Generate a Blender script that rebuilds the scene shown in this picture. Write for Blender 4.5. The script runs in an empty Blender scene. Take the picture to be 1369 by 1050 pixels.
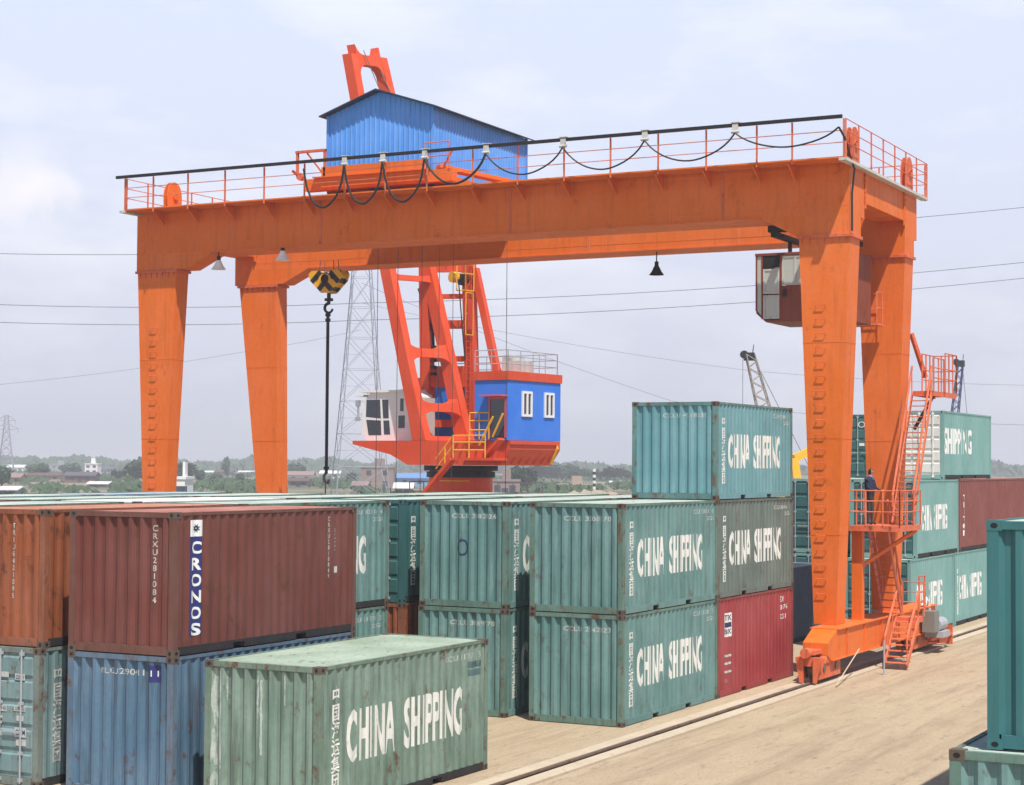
import bpy, bmesh, math, random
from mathutils import Vector, Matrix, Euler
R = math.radians
scene = bpy.context.scene
COL = scene.collection

# ------------------------------------------------------------------ camera
FPX = 2442.0                      # focal length in pixels of a 1369 px wide picture
YAW, PITCH, ROLL, EYE = R(27.6), R(2.2415), R(0.3847), 6.09
fw = Vector((math.cos(YAW) * math.cos(PITCH), math.sin(YAW) * math.cos(PITCH), math.sin(PITCH)))
rt = Vector((math.sin(YAW), -math.cos(YAW), 0))
up = rt.cross(fw)
rt2 = rt * math.cos(ROLL) + up * math.sin(ROLL)
up2 = -rt * math.sin(ROLL) + up * math.cos(ROLL)
cd = bpy.data.cameras.new('camera'); cam = bpy.data.objects.new('camera', cd); COL.objects.link(cam)
cd.sensor_width = 36; cd.lens = 36 * FPX / 1369; cd.clip_start = 0.5; cd.clip_end = 20000
M = Matrix((rt2, up2, -fw)).transposed().to_4x4(); M.translation = Vector((0, 0, EYE))
cam.matrix_world = M
scene.camera = cam

# ------------------------------------------------------------------ world, sun, exposure
SUN = Vector((-0.357, -0.40, 1.0)).normalized()
elev = math.asin(SUN.z)
w = bpy.data.worlds.new('World'); scene.world = w; w.use_nodes = True
nt = w.node_tree; N = nt.nodes; LK = nt.links
bg = N['Background']; bg.inputs[1].default_value = 0.1
sky = N.new('ShaderNodeTexSky'); sky.sky_type = 'NISHITA'; sky.sun_disc = False
sky.sun_elevation = elev; sky.sun_rotation = math.atan2(SUN.x, SUN.y)
sky.air_density = 1.2; sky.dust_density = 4.0; sky.ozone_density = 1.5
tc = N.new('ShaderNodeTexCoord')
sep = N.new('ShaderNodeSeparateXYZ'); LK.new(tc.outputs['Generated'], sep.inputs[0])
# humid summer air: a pale veil over the clear sky, thickest towards the horizon
ramp = N.new('ShaderNodeValToRGB'); LK.new(sep.outputs['Z'], ramp.inputs[0])
e = ramp.color_ramp.elements
e[0].position = 0.0; e[0].color = (0.74, 0.76, 0.92, 1)
e[1].position = 0.55; e[1].color = (0.07, 0.15, 0.36, 1)
k = e.new(0.08); k.color = (0.78, 0.80, 0.96, 1)
k = e.new(0.17); k.color = (0.80, 0.86, 1.06, 1)
k = e.new(0.27); k.color = (0.80, 0.88, 1.08, 1)
k = e.new(0.36); k.color = (0.26, 0.38, 0.66, 1)
vs = N.new('ShaderNodeVectorMath'); vs.operation = 'SCALE'; vs.inputs['Scale'].default_value = 9.1
LK.new(ramp.outputs[0], vs.inputs[0])
mix = N.new('ShaderNodeMix'); mix.data_type = 'RGBA'; mix.inputs[0].default_value = 0.88
LK.new(sky.outputs[0], mix.inputs[6]); LK.new(vs.outputs[0], mix.inputs[7])
# thin clouds
mp = N.new('ShaderNodeMapping'); mp.inputs['Scale'].default_value = (5, 5, 14); mp.inputs['Location'].default_value = (0.3, 0.9, 0.25)
LK.new(tc.outputs['Generated'], mp.inputs[0])
nz = N.new('ShaderNodeTexNoise'); nz.inputs['Scale'].default_value = 1.3; nz.inputs['Detail'].default_value = 6; nz.inputs['Roughness'].default_value = 0.55
LK.new(mp.outputs[0], nz.inputs[0])
cr = N.new('ShaderNodeValToRGB'); cr.color_ramp.elements[0].position = 0.46; cr.color_ramp.elements[1].position = 0.64
LK.new(nz.outputs[0], cr.inputs[0])
fac = N.new('ShaderNodeMath'); fac.operation = 'MULTIPLY'; fac.inputs[1].default_value = 0.42; LK.new(cr.outputs[0], fac.inputs[0])
mix2 = N.new('ShaderNodeMix'); mix2.data_type = 'RGBA'; LK.new(fac.outputs[0], mix2.inputs[0])
LK.new(mix.outputs[2], mix2.inputs[6]); mix2.inputs[7].default_value = (9.6, 9.7, 10.2, 1)
# a small heap cloud low at the left
last = mix2.outputs[2]
wn = N.new('ShaderNodeTexNoise'); wn.inputs['Scale'].default_value = 45; wn.inputs['Detail'].default_value = 5; LK.new(tc.outputs['Generated'], wn.inputs[0])
wsub = N.new('ShaderNodeVectorMath'); wsub.operation = 'MULTIPLY_ADD'; wsub.inputs[1].default_value = (.03, .03, .03); LK.new(wn.outputs[1], wsub.inputs[0]); LK.new(tc.outputs['Generated'], wsub.inputs[2])
for ctr, rad in [((0.7289, 0.668, 0.1499), 0.02), ((0.7367, 0.6606, 0.1445), 0.013), ((0.7234, 0.6757, 0.1417), 0.016)]:
    ds = N.new('ShaderNodeVectorMath'); ds.operation = 'DISTANCE'; LK.new(wsub.outputs[0], ds.inputs[0]); ds.inputs[1].default_value = [q + .015 for q in ctr]
    mr_ = N.new('ShaderNodeMapRange'); mr_.interpolation_type = 'SMOOTHSTEP'; mr_.inputs[1].default_value = rad * 1.5; mr_.inputs[2].default_value = rad * .2; mr_.inputs[4].default_value = .42; LK.new(ds.outputs['Value'], mr_.inputs[0])
    mm = N.new('ShaderNodeMix'); mm.data_type = 'RGBA'; LK.new(mr_.outputs[0], mm.inputs[0]); LK.new(last, mm.inputs[6]); mm.inputs[7].default_value = (10.2, 9.7, 9.6, 1); last = mm.outputs[2]
LK.new(last, bg.inputs[0])

sl = bpy.data.lights.new('sun', 'SUN'); sl.energy = 5.0; sl.angle = R(0.6); sl.color = (1.0, 0.95, 0.87)
so = bpy.data.objects.new('sun', sl); COL.objects.link(so)
so.rotation_euler = SUN.to_track_quat('Z', 'Y').to_euler(); so.location = (0, 0, 60)
vsn = scene.view_settings
vsn.view_transform = 'Standard'; vsn.look = 'None'; vsn.exposure = 0.22; vsn.gamma = 1.0
scene.cycles.max_bounces = 6; scene.cycles.diffuse_bounces = 3; scene.cycles.volume_bounces = 0
scene.cycles.transparent_max_bounces = 12

def at(px, depth):
    """ground position seen at picture column px at a given distance along the view"""
    d = Vector((math.cos(YAW), math.sin(YAW), 0)) + rt * ((px - 684.5) / FPX)
    return Vector((d.x * depth, d.y * depth, 0))
def hz(px, py, depth):
    """height of a point seen at (px, py) at a given distance"""
    hor = 525 + FPX * math.tan(PITCH) + math.tan(ROLL) * (px - 684.5)
    return EYE + (hor - py) * depth / FPX

# ------------------------------------------------------------------ materials
MATS = {}
def srgb(r, g, b):
    f = lambda c: (c / 255 / 12.92) if c / 255 <= 0.04045 else ((c / 255 + 0.055) / 1.055) ** 2.4
    return (f(r), f(g), f(b), 1)
def paint(name, col, rough=0.5, dirt=0.35, rust=0.25, streak=0.4, metal=0.0, scale=1.0, fade=0.2, rustcol=(0.10, 0.035, 0.014, 1), bump=0.25):
    """weathered paint: large fading, vertical dirt streaks, rust spots"""
    if name in MATS: return MATS[name]
    m = bpy.data.materials.new(name); m.use_nodes = True; MATS[name] = m
    t = m.node_tree; n = t.nodes; l = t.links; b = n['Principled BSDF']
    b.inputs['Specular IOR Level'].default_value = 0.3; b.inputs['Roughness'].default_value = rough; b.inputs['Metallic'].default_value = metal
    c = n.new('ShaderNodeTexCoord'); oi = n.new('ShaderNodeObjectInfo')
    rs = n.new('ShaderNodeMath'); rs.operation = 'MULTIPLY'; rs.inputs[1].default_value = 37.0; l.new(oi.outputs['Random'], rs.inputs[0])
    ad = n.new('ShaderNodeVectorMath'); ad.operation = 'ADD'; l.new(c.outputs['Object'], ad.inputs[0]); l.new(rs.outputs[0], ad.inputs[1])
    def noise(sc, det, vec, rgh=0.6):
        mp = n.new('ShaderNodeMapping'); mp.inputs['Scale'].default_value = vec; l.new(ad.outputs[0], mp.inputs[0])
        q = n.new('ShaderNodeTexNoise'); q.inputs['Scale'].default_value = sc * scale; q.inputs['Detail'].default_value = det; q.inputs['Roughness'].default_value = rgh
        l.new(mp.outputs[0], q.inputs[0]); return q
    def rampf(src, a, bb, mul):
        r = n.new('ShaderNodeMapRange'); r.inputs[1].default_value = a; r.inputs[2].default_value = bb; r.inputs[4].default_value = mul; l.new(src.outputs[0], r.inputs[0]); return r
    def mixc(f, A, B):
        q = n.new('ShaderNodeMix'); q.data_type = 'RGBA'; l.new(f.outputs[0], q.inputs[0])
        if isinstance(A, tuple): q.inputs[6].default_value = A
        else: l.new(A.outputs[2], q.inputs[6])
        q.inputs[7].default_value = B; return q
    n1 = noise(0.7, 5, (1, 1, 1)); n2 = noise(3.5, 5, (1.6, 1.6, 0.16)); n3 = noise(2.2, 8, (1, 1, 0.7), 0.72); n4 = noise(9, 4, (1, 1, 1))
    lum = 0.3 * col[0] + 0.5 * col[1] + 0.2 * col[2]
    pale = tuple(min(1, x * 1.15 + lum * 0.35 + 0.03) for x in col[:3]) + (1,)
    dark = tuple(x * 0.45 + 0.008 for x in col[:3]) + (1,)
    a1 = mixc(rampf(n1, 0.35, 0.75, fade * 2), col, pale)
    a2 = mixc(rampf(n2, 0.5, 0.85, streak * 1.6), a1, dark)
    a3 = mixc(rampf(n4, 0.45, 0.85, dirt * 0.7), a2, tuple(x * 0.5 + 0.03 for x in col[:3]) + (1,))
    a35 = mixc(rampf(n3, 0.615 - 0.09 * rust, 0.70 - 0.07 * rust, min(1, rust * 2.2)), a3, rustcol)
    n5 = noise(4.2, 4, (2.3, 2.3, 0.11), 0.65); a4 = mixc(rampf(n5, 0.60 - 0.03 * rust, 0.72, min(.75, rust * 1.3)), a35, rustcol)
    l.new(a4.outputs[2], b.inputs['Base Color'])
    rr = rampf(n3, 0.3, 0.8, 0.35); ra = n.new('ShaderNodeMath'); ra.operation = 'ADD'; ra.inputs[1].default_value = rough - 0.12
    l.new(rr.outputs[0], ra.inputs[0]); l.new(ra.outputs[0], b.inputs['Roughness'])
    bp = n.new('ShaderNodeBump'); bp.inputs['Strength'].default_value = bump; bp.inputs['Distance'].default_value = 0.03
    hs = n.new('ShaderNodeMath'); hs.operation = 'MULTIPLY_ADD'; hs.inputs[1].default_value = 0.35; l.new(n3.outputs[0], hs.inputs[0]); l.new(n1.outputs[0], hs.inputs[2])
    l.new(hs.outputs[0], bp.inputs['Height']); l.new(bp.outputs[0], b.inputs['Normal'])
    return m
def plain(name, col, rough=0.6, metal=0.0):
    return paint(name, col, rough, dirt=0.25, rust=0.0, streak=0.15, metal=metal, fade=0.08, bump=0.05)
def glass(name, col):
    if name in MATS: return MATS[name]
    m = bpy.data.materials.new(name); m.use_nodes = True; MATS[name] = m
    b = m.node_tree.nodes['Principled BSDF']; b.inputs['Base Color'].default_value = col
    b.inputs['Roughness'].default_value = 0.08; b.inputs['Specular IOR Level'].default_value = 0.8
    n = m.node_tree.nodes.new('ShaderNodeTexNoise'); n.inputs['Scale'].default_value = 2.0
    bb = m.node_tree.nodes.new('ShaderNodeBump'); bb.inputs['Strength'].default_value = 0.05
    m.node_tree.links.new(n.outputs[0], bb.inputs['Height']); m.node_tree.links.new(bb.outputs[0], b.inputs['Normal'])
    return m

ORANGE = paint('gantry_orange', (0.72, 0.142, 0.006, 1), 0.6, dirt=0.38, rust=0.18, streak=0.30, fade=0.14, scale=0.8, rustcol=(0.27, 0.055, 0.016, 1), bump=0.3)
ORANGE2 = paint('gantry_orange_dull', (0.62, 0.115, 0.03, 1), 0.6, dirt=0.5, rust=0.45, streak=0.4, fade=0.35, rustcol=(0.2, 0.07, 0.03, 1))
RAILOR = paint('railing_orange', (0.62, 0.14, 0.05, 1), 0.55, dirt=0.3, rust=0.3, fade=0.3)
BLACKM = plain('black_metal', (0.012, 0.012, 0.016, 1), 0.55)
RUBBER = plain('black_cable', (0.015, 0.016, 0.018, 1), 0.5)
STEEL = paint('bare_steel', (0.16, 0.14, 0.13, 1), 0.45, dirt=0.4, rust=0.7, metal=0.5)
GREYM = plain('grey_metal', (0.35, 0.37, 0.40, 1), 0.5)
PALE = paint('pale_galvanised', (0.50, 0.50, 0.47, 1), 0.5, rust=0.3)
WHITE = plain('white_paint', (0.78, 0.78, 0.76, 1), 0.5)
YELLOW = plain('yellow_paint', (0.80, 0.42, 0.02, 1), 0.5)
CRANERED = paint('crane_red', (0.64, 0.062, 0.010, 1), 0.5, dirt=0.3, rust=0.1, streak=0.25, fade=0.12, rustcol=(0.2, 0.03, 0.02, 1))
BLUEP = paint('crane_blue', (0.028, 0.18, 0.70, 1), 0.5, dirt=0.12, rust=0.0, streak=0.15, fade=0.12)
SHEDBLUE = paint('shed_blue', (0.085, 0.30, 0.76, 1), 0.5, dirt=0.12, rust=0.04, streak=0.3, fade=0.25)
DARKGLASS = glass('dark_glass', (0.015, 0.02, 0.03, 1))
CABGLASS = glass('cab_glass', (0.42, 0.45, 0.40, 1))

LETTER = paint('worn_white_lettering', (0.74, 0.75, 0.70, 1), 0.6, dirt=0.35, rust=0.30, streak=0.35, fade=0.0, rustcol=(0.30, 0.38, 0.34, 1), scale=1.6)
LETTER2 = paint('faint_white_lettering', (0.50, 0.52, 0.50, 1), 0.6, dirt=0.7, rust=0.4, streak=0.6, fade=0.0, rustcol=(0.30, 0.38, 0.34, 1), scale=2)
LETTERCLEAN = plain('clean_white_lettering', (0.80, 0.80, 0.78, 1), 0.5)
NAVY = paint('navy_sticker', (0.02, 0.025, 0.16, 1), 0.45, rust=0.0, dirt=0.3)
NAVYLET = plain('navy_lettering', (0.02, 0.035, 0.10, 1))
UNDER = paint('underside_black', (0.02, 0.02, 0.022, 1), 0.8, rust=0.4)
CAST = paint('rusty_casting', (0.105, 0.075, 0.055, 1), 0.7, rust=0.8, dirt=0.6)
PLY = plain('floor_timber', (0.12, 0.08, 0.05, 1), 0.8)

# ------------------------------------------------------------------ mesh helpers
class MB:
    def __init__(s): s.v = []; s.f = []
    def add(s, vs, fs):
        o = len(s.v); s.v += [tuple(v) for v in vs]; s.f += [tuple(i + o for i in f) for f in fs]; return s
    def box(s, x0, x1, y0, y1, z0, z1):
        return s.add([(x0, y0, z0), (x1, y0, z0), (x1, y1, z0), (x0, y1, z0), (x0, y0, z1), (x1, y0, z1), (x1, y1, z1), (x0, y1, z1)],
                     [(3, 2, 1, 0), (4, 5, 6, 7), (0, 1, 5, 4), (1, 2, 6, 5), (2, 3, 7, 6), (3, 0, 4, 7)])
    def frus(s, b, t, z0, z1):          # b, t = (x0,x1,y0,y1)
        return s.add([(b[0], b[2], z0), (b[1], b[2], z0), (b[1], b[3], z0), (b[0], b[3], z0), (t[0], t[2], z1), (t[1], t[2], z1), (t[1], t[3], z1), (t[0], t[3], z1)],
                     [(3, 2, 1, 0), (4, 5, 6, 7), (0, 1, 5, 4), (1, 2, 6, 5), (2, 3, 7, 6), (3, 0, 4, 7)])
    def prism(s, poly, axis, a, b):     # poly in the two other axes, extruded along axis
        n = len(poly)
        def P(p, c):
            return {'x': (c, p[0], p[1]), 'y': (p[0], c, p[1]), 'z': (p[0], p[1], c)}[axis]
        vs = [P(p, a) for p in poly] + [P(p, b) for p in poly]
        return s.add(vs, [tuple(range(n))[::-1], tuple(range(n, 2 * n))] + [(i, (i + 1) % n, n + (i + 1) % n, n + i) for i in range(n)])
    def beam(s, p, q, wd, ht, upv=(0, 0, 1), w2=None, h2=None):
        p = Vector(p); q = Vector(q); d = (q - p).normalized(); u = Vector(upv)
        if abs(d.dot(u)) > 0.98: u = Vector((1, 0, 0))
        sd = d.cross(u).normalized(); u = sd.cross(d)
        vs = []
        for c, ww, hh in ((p, wd, ht), (q, w2 or wd, h2 or ht)):
            for a, b in ((-1, -1), (1, -1), (1, 1), (-1, 1)): vs.append(c + sd * a * ww / 2 + u * b * hh / 2)
        return s.add(vs, [(0, 1, 2, 3), (7, 6, 5, 4), (0, 4, 5, 1), (1, 5, 6, 2), (2, 6, 7, 3), (3, 7, 4, 0)])
    def tube(s, pts, r, n=8, r2=None):
        pts = [Vector(p) for p in pts]; L = len(pts); rings = []
        pu = None
        for i, p in enumerate(pts):
            d = (pts[min(i + 1, L - 1)] - pts[max(i - 1, 0)]).normalized()
            if pu is None:
                u = Vector((0, 0, 1)) if abs(d.z) < 0.9 else Vector((1, 0, 0))
            else: u = pu
            a = d.cross(u).normalized(); u = a.cross(d).normalized(); pu = u
            rr = r if r2 is None else r + (r2 - r) * i / (L - 1)
            rings.append([p + (a * math.cos(2 * math.pi * j / n) + u * math.sin(2 * math.pi * j / n)) * rr for j in range(n)])
        vs = [v for q in rings for v in q]; fs = []
        for i in range(L - 1):
            for j in range(n):
                fs.append((i * n + j, i * n + (j + 1) % n, (i + 1) * n + (j + 1) % n, (i + 1) * n + j))
        fs += [tuple(range(n))[::-1], tuple(range((L - 1) * n, L * n))]
        return s.add(vs, fs)
    def mesh(s, name):
        me = bpy.data.meshes.new(name); me.from_pydata(s.v, [], s.f); me.update()
        bm = bmesh.new(); bm.from_mesh(me); bmesh.ops.recalc_face_normals(bm, faces=bm.faces); bm.to_mesh(me); bm.free()
        return me
    def build(s, name, mat, parent=None, label=None, bev=0.0):
        me = s.mesh(name); me.materials.append(mat)
        return put(name, me, parent, label=label)
def put(name, me, parent=None, mat=None, loc=None, label=None):
    o = bpy.data.objects.new(name, me); COL.objects.link(o)
    if parent: o.parent = parent
    if mat is not None:
        if not me.materials: me.materials.append(None)
        o.material_slots[0].link = 'OBJECT'; o.material_slots[0].material = mat
    if loc: o.location = loc
    if label: o['label'] = label
    return o
def thing(name, label, cat, loc=(0, 0, 0), rz=0.0, group=None):
    o = bpy.data.objects.new(name, None); COL.objects.link(o); o.location = loc; o.rotation_euler = (0, 0, rz)
    o.empty_display_size = 0.3
    o['label'] = label; o['category'] = cat
    if group: o['group'] = group
    return o
def tag(o, label, cat, group=None):
    o['label'] = label; o['category'] = cat
    if group: o['group'] = group
    return o
def struct(o, kind='structure'): o['kind'] = kind; return o

# ------------------------------------------------------------------ ground
def ground_mat():
    m = bpy.data.materials.new('yard_ground'); m.use_nodes = True
    t = m.node_tree; n = t.nodes; l = t.links; b = n['Principled BSDF']; b.inputs['Roughness'].default_value = 0.9; b.inputs['Specular IOR Level'].default_value = 0.2
    c = n.new('ShaderNodeTexCoord')
    def noise(vec, det, rg=0.6):
        mp = n.new('ShaderNodeMapping'); mp.inputs['Scale'].default_value = vec; l.new(c.outputs['Object'], mp.inputs[0])
        q = n.new('ShaderNodeTexNoise'); q.inputs['Scale'].default_value = 1; q.inputs['Detail'].default_value = det; q.inputs['Roughness'].default_value = rg
        l.new(mp.outputs[0], q.inputs[0]); return q
    def mr(s, a, bb, c2): 
        r = n.new('ShaderNodeMapRange'); r.inputs[1].default_value = a; r.inputs[2].default_value = bb; r.inputs[4].default_value = c2; l.new(s.outputs[0], r.inputs[0]); return r
    def mx(f, A, B):
        q = n.new('ShaderNodeMix'); q.data_type = 'RGBA'; l.new(f.outputs[0], q.inputs[0])
        if isinstance(A, tuple): q.inputs[6].default_value = A
        else: l.new(A.outputs[2], q.inputs[6])
        q.inputs[7].default_value = B; return q
    a = mx(mr(noise((0.06, 0.45, 1), 5), 0.35, 0.7, 0.8), (0.47, 0.375, 0.26, 1), (0.38, 0.285, 0.185, 1))     # wheel-worn bands along the rail
    a = mx(mr(noise((0.5, 0.5, 1), 8, 0.7), 0.45, 0.70, 0.7), a, (0.50, 0.40, 0.27, 1))
    a = mx(mr(noise((0.12, 1.8, 1), 6, 0.7), 0.50, 0.72, 0.65), a, (0.27, 0.19, 0.12, 1))
    a = mx(mr(noise((0.9, 3.1, 1), 7, 0.78), 0.55, 0.66, 0.7), a, (0.21, 0.155, 0.105, 1))
    a = mx(mr(noise((14, 14, 1), 3, 0.7), 0.52, 0.68, 0.55), a, (0.25, 0.20, 0.145, 1))
    sx = n.new('ShaderNodeSeparateXYZ'); l.new(c.outputs['Object'], sx.inputs[0])
    wob = noise((0.05, 0.05, 1), 2); wy = n.new('ShaderNodeMath'); wy.operation = 'MULTIPLY_ADD'; wy.inputs[1].default_value = 2.4; l.new(wob.outputs[0], wy.inputs[0]); l.new(sx.outputs['Y'], wy.inputs[2])
    for yc_, hw in ((14.2, .32), (12.3, .30), (10.9, .42), (8.8, .35)):
        d1 = n.new('ShaderNodeMath'); d1.operation = 'SUBTRACT'; d1.inputs[1].default_value = yc_ + 1.2; l.new(wy.outputs[0], d1.inputs[0])
        d2 = n.new('ShaderNodeMath'); d2.operation = 'ABSOLUTE'; l.new(d1.outputs[0], d2.inputs[0])
        d3 = n.new('ShaderNodeMapRange'); d3.inputs[1].default_value = hw; d3.inputs[2].default_value = hw * .3; d3.inputs[4].default_value = .42; l.new(d2.outputs[0], d3.inputs[0])
        br_ = mr(noise((0.35, 2.2, 1), 6, .7), .36, .62, 1.0); d4 = n.new('ShaderNodeMath'); d4.operation = 'MULTIPLY'; l.new(d3.outputs[0], d4.inputs[0]); l.new(br_.outputs[0], d4.inputs[1])
        a = mx(d4, a, (0.25, 0.185, 0.125, 1))
    vo = n.new('ShaderNodeTexVoronoi'); vo.feature = 'DISTANCE_TO_EDGE'; vo.inputs['Scale'].default_value = .16
    wv_ = n.new('ShaderNodeVectorMath'); wv_.operation = 'ADD'; wn = noise((.9, .9, 1), 4); wsx = n.new('ShaderNodeVectorMath'); wsx.operation = 'SCALE'; wsx.inputs['Scale'].default_value = 1.6; l.new(wn.outputs[1], wsx.inputs[0])
    l.new(c.outputs['Object'], wv_.inputs[0]); l.new(wsx.outputs[0], wv_.inputs[1]); l.new(wv_.outputs[0], vo.inputs[0])
    a = mx(mr(noise((38, 30, 1), 3, .8), .52, .66, .5), a, (0.24, 0.18, 0.12, 1))
    a = mx(mr(noise((3.5, 9, 1), 6, .8), .58, .66, .55), a, (0.22, 0.16, 0.11, 1))
    a = mx(mr(vo, .004, .001, .22), a, (0.20, 0.15, 0.10, 1))
    l.new(a.outputs[2], b.inputs['Base Color'])
    bp = n.new('ShaderNodeBump'); bp.inputs['Strength'].default_value = 0.8; bp.inputs['Distance'].default_value = 0.05
    l.new(noise((5, 5, 1), 8, 0.7).outputs[0], bp.inputs['Height']); l.new(bp.outputs[0], b.inputs['Normal'])
    return m
def land_mat():
    m = bpy.data.materials.new('land'); m.use_nodes = True
    t = m.node_tree; n = t.nodes; l = t.links; b = n['Principled BSDF']; b.inputs['Roughness'].default_value = 1
    c = n.new('ShaderNodeTexCoord'); q = n.new('ShaderNodeTexNoise'); q.inputs['Scale'].default_value = 0.02; q.inputs['Detail'].default_value = 7
    l.new(c.outputs['Object'], q.inputs[0]); r = n.new('ShaderNodeValToRGB'); l.new(q.outputs[0], r.inputs[0])
    r.color_ramp.elements[0].position = 0.40; r.color_ramp.elements[0].color = (0.10, 0.11, 0.06, 1)
    r.color_ramp.elements[1].position = 0.6; r.color_ramp.elements[1].color = (0.26, 0.21, 0.14, 1)
    l.new(r.outputs[0], b.inputs['Base Color']); return m
CONC = paint('rail_concrete', (0.47, 0.385, 0.28, 1), 0.9, dirt=0.6, rust=0.2, streak=0.0, rustcol=(0.16, 0.12, 0.09, 1))
MB().box(-30, 130, -25, 52, -0.02, 0.0).build('yard_ground', ground_mat())['kind'] = 'structure'
MB().add([(-4000, -4000, -0.035), (9000, -4000, -0.035), (9000, 9000, -0.035), (-4000, 9000, -0.035)], [(0, 1, 2, 3)]).build('land', land_mat())['kind'] = 'structure'
RAILST = paint('rusty_rail', (0.15, 0.10, 0.07, 1), .6, dirt=.5, rust=.7)
def rail(y, lab):
    r = thing('crane_rail', lab, 'crane rail', (10, y, 0), group='rails under the gantry crane')
    MB().box(0, 115, -0.42, -0.064, 0.001, 0.05).box(0, 115, 0.066, 0.50, 0.001, 0.065).box(0, 115, -0.063, 0.065, 0.001, 0.015).build('concrete_beam', CONC, r)
    MB().box(0, 115, -0.06, 0.06, 0.016, 0.03).box(0, 115, -0.012, 0.012, 0.03, 0.07).box(0, 115, -0.036, 0.036, 0.07, 0.11).build('steel_rail', RAILST, r)
rail(16.2, 'long steel rail in a concrete strip beside the sandy roadway')
rail(40.95, 'steel rail on the far side behind all the container rows')

# ------------------------------------------------------------------ containers
LW, LL, HH = 2.438, 6.058, 2.591
def trap(u, per, d, u0):
    """corrugation depth at u (0 = proud, d = recessed)"""
    t = ((u - u0) % per) / per
    if t < .26: return 0.0
    if t < .50: return d * (t - .26) / .24
    if t < .76: return d
    return d * (1 - (t - .76) / .24)
def folds(a, b, per, u0):
    r = []; k = math.floor((a - u0) / per) - 1
    while u0 + k * per < b + per:
        for t in (0, .26, .50, .76):
            u = u0 + (k + t) * per
            if a + 1e-4 < u < b - 1e-4: r.append(u)
        k += 1
    return r
SP, SD, EP, ED = 0.2755, 0.028, 0.262, 0.060
def side_depth(u): return 0.012 + trap(u, SP, SD, 0.17)
def end_depth(u): return 0.014 + trap(u, EP, ED, 0.21)
MC = {}
def cached(key, fn):
    if key not in MC: MC[key] = fn()
    return MC[key]
def side_mesh(L, H):
    def fn():
        us = [0.13] + folds(0.13, L - 0.13, SP, 0.17) + [L - 0.13]
        vs = []; fs = []
        for u in us: d = side_depth(u); vs += [(u, d, 0.165), (u, d, H - 0.065)]
        for i in range(len(us) - 1): fs.append((2 * i, 2 * i + 2, 2 * i + 3, 2 * i + 1))
        m = MB(); m.add(vs, fs); return m.mesh('side_panel')
    return cached(('side', L, H), fn)
def end_mesh(H):
    def fn():
        us = [0.13] + folds(0.13, LW - 0.13, EP, 0.21) + [LW - 0.13]
        vs = []; fs = []
        for u in us: d = end_depth(u); vs += [(d, u, 0.17), (d, u, H - 0.10)]
        for i in range(len(us) - 1): fs.append((2 * i, 2 * i + 2, 2 * i + 3, 2 * i + 1))
        m = MB(); m.add(vs, fs); return m.mesh('end_panel')
    return cached(('end', H), fn)
def frame_mesh(L, H):
    def fn():
        m = MB()
        for x0, x1 in ((0.004, 0.135), (L - 0.135, L - 0.004)):
            for y0, y1 in ((0.004, 0.135), (LW - 0.135, LW - 0.004)):
                m.box(x0, x1, y0, y1, 0.118, H - 0.118)
        for y0, y1 in ((0.006, 0.07), (LW - 0.07, LW - 0.006)):
            m.box(0.178, L - 0.178, y0, y1, H - 0.066, H - 0.008)
        for x0, x1 in ((0.006, 0.09), (L - 0.09, L - 0.006)):
            m.box(x0, x1, 0.162, LW - 0.162, H - 0.102, H - 0.008)
            m.box(x0, x1, 0.162, LW - 0.162, 0.018, 0.168)
        return m.mesh('frame')
    return cached(('frame', L, H), fn)
def siderail_mesh(L):
    def fn():
        m = MB()
        for y0, y1 in ((0.010, 0.06), (LW - 0.06, LW - 0.010)):
            c = L / 2
            m.box(0.178, L - 0.178, y0, y1, 0.118, 0.166)
            for a, b in ((0.178, c - 1.22), (c - 0.86, c + 0.86), (c + 1.22, L - 0.178)): m.box(a, b, y0, y1, 0.02, 0.118)
        return m.mesh('bottom_rail')
    return cached(('brail', L), fn)
def floor_mesh(L):
    def fn():
        m = MB(); m.box(0.15, L - 0.15, 0.07, LW - 0.07, 0.14, 0.17)
        c = L / 2
        for a in (-1.22, -.86, .86, 1.22): m.box(c + a - .01, c + a + .01, 0.062, LW - 0.062, 0.03, 0.139)
        return m.mesh('floor_panel')
    return cached(('floor', L), fn)
def roof_mesh(L, H):
    def fn():
        us = [0.09] + folds(0.09, L - 0.09, 0.21, 0.17) + [L - 0.09]
        vs = []; fs = []
        ny = 6
        for u in us:
            d = trap(u, 0.21, 0.018, 0.17)
            for j in range(ny + 1):
                y = 0.07 + (LW - 0.14) * j / ny
                edge = 0 if 0 < j < ny else 1
                sag = 0.012 * math.sin(math.pi * j / ny) * math.sin(math.pi * (u / L) * 3)
                vs.append((u, y, H - 0.012 - (d if not edge else 0.012) + sag))
        for i in range(len(us) - 1):
            for j in range(ny): a = i * (ny + 1) + j; fs.append((a, a + ny + 1, a + ny + 2, a + 1))
        m = MB(); m.add(vs, fs); return m.mesh('roof_panel')
    return cached(('roof', L, H), fn)
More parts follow.
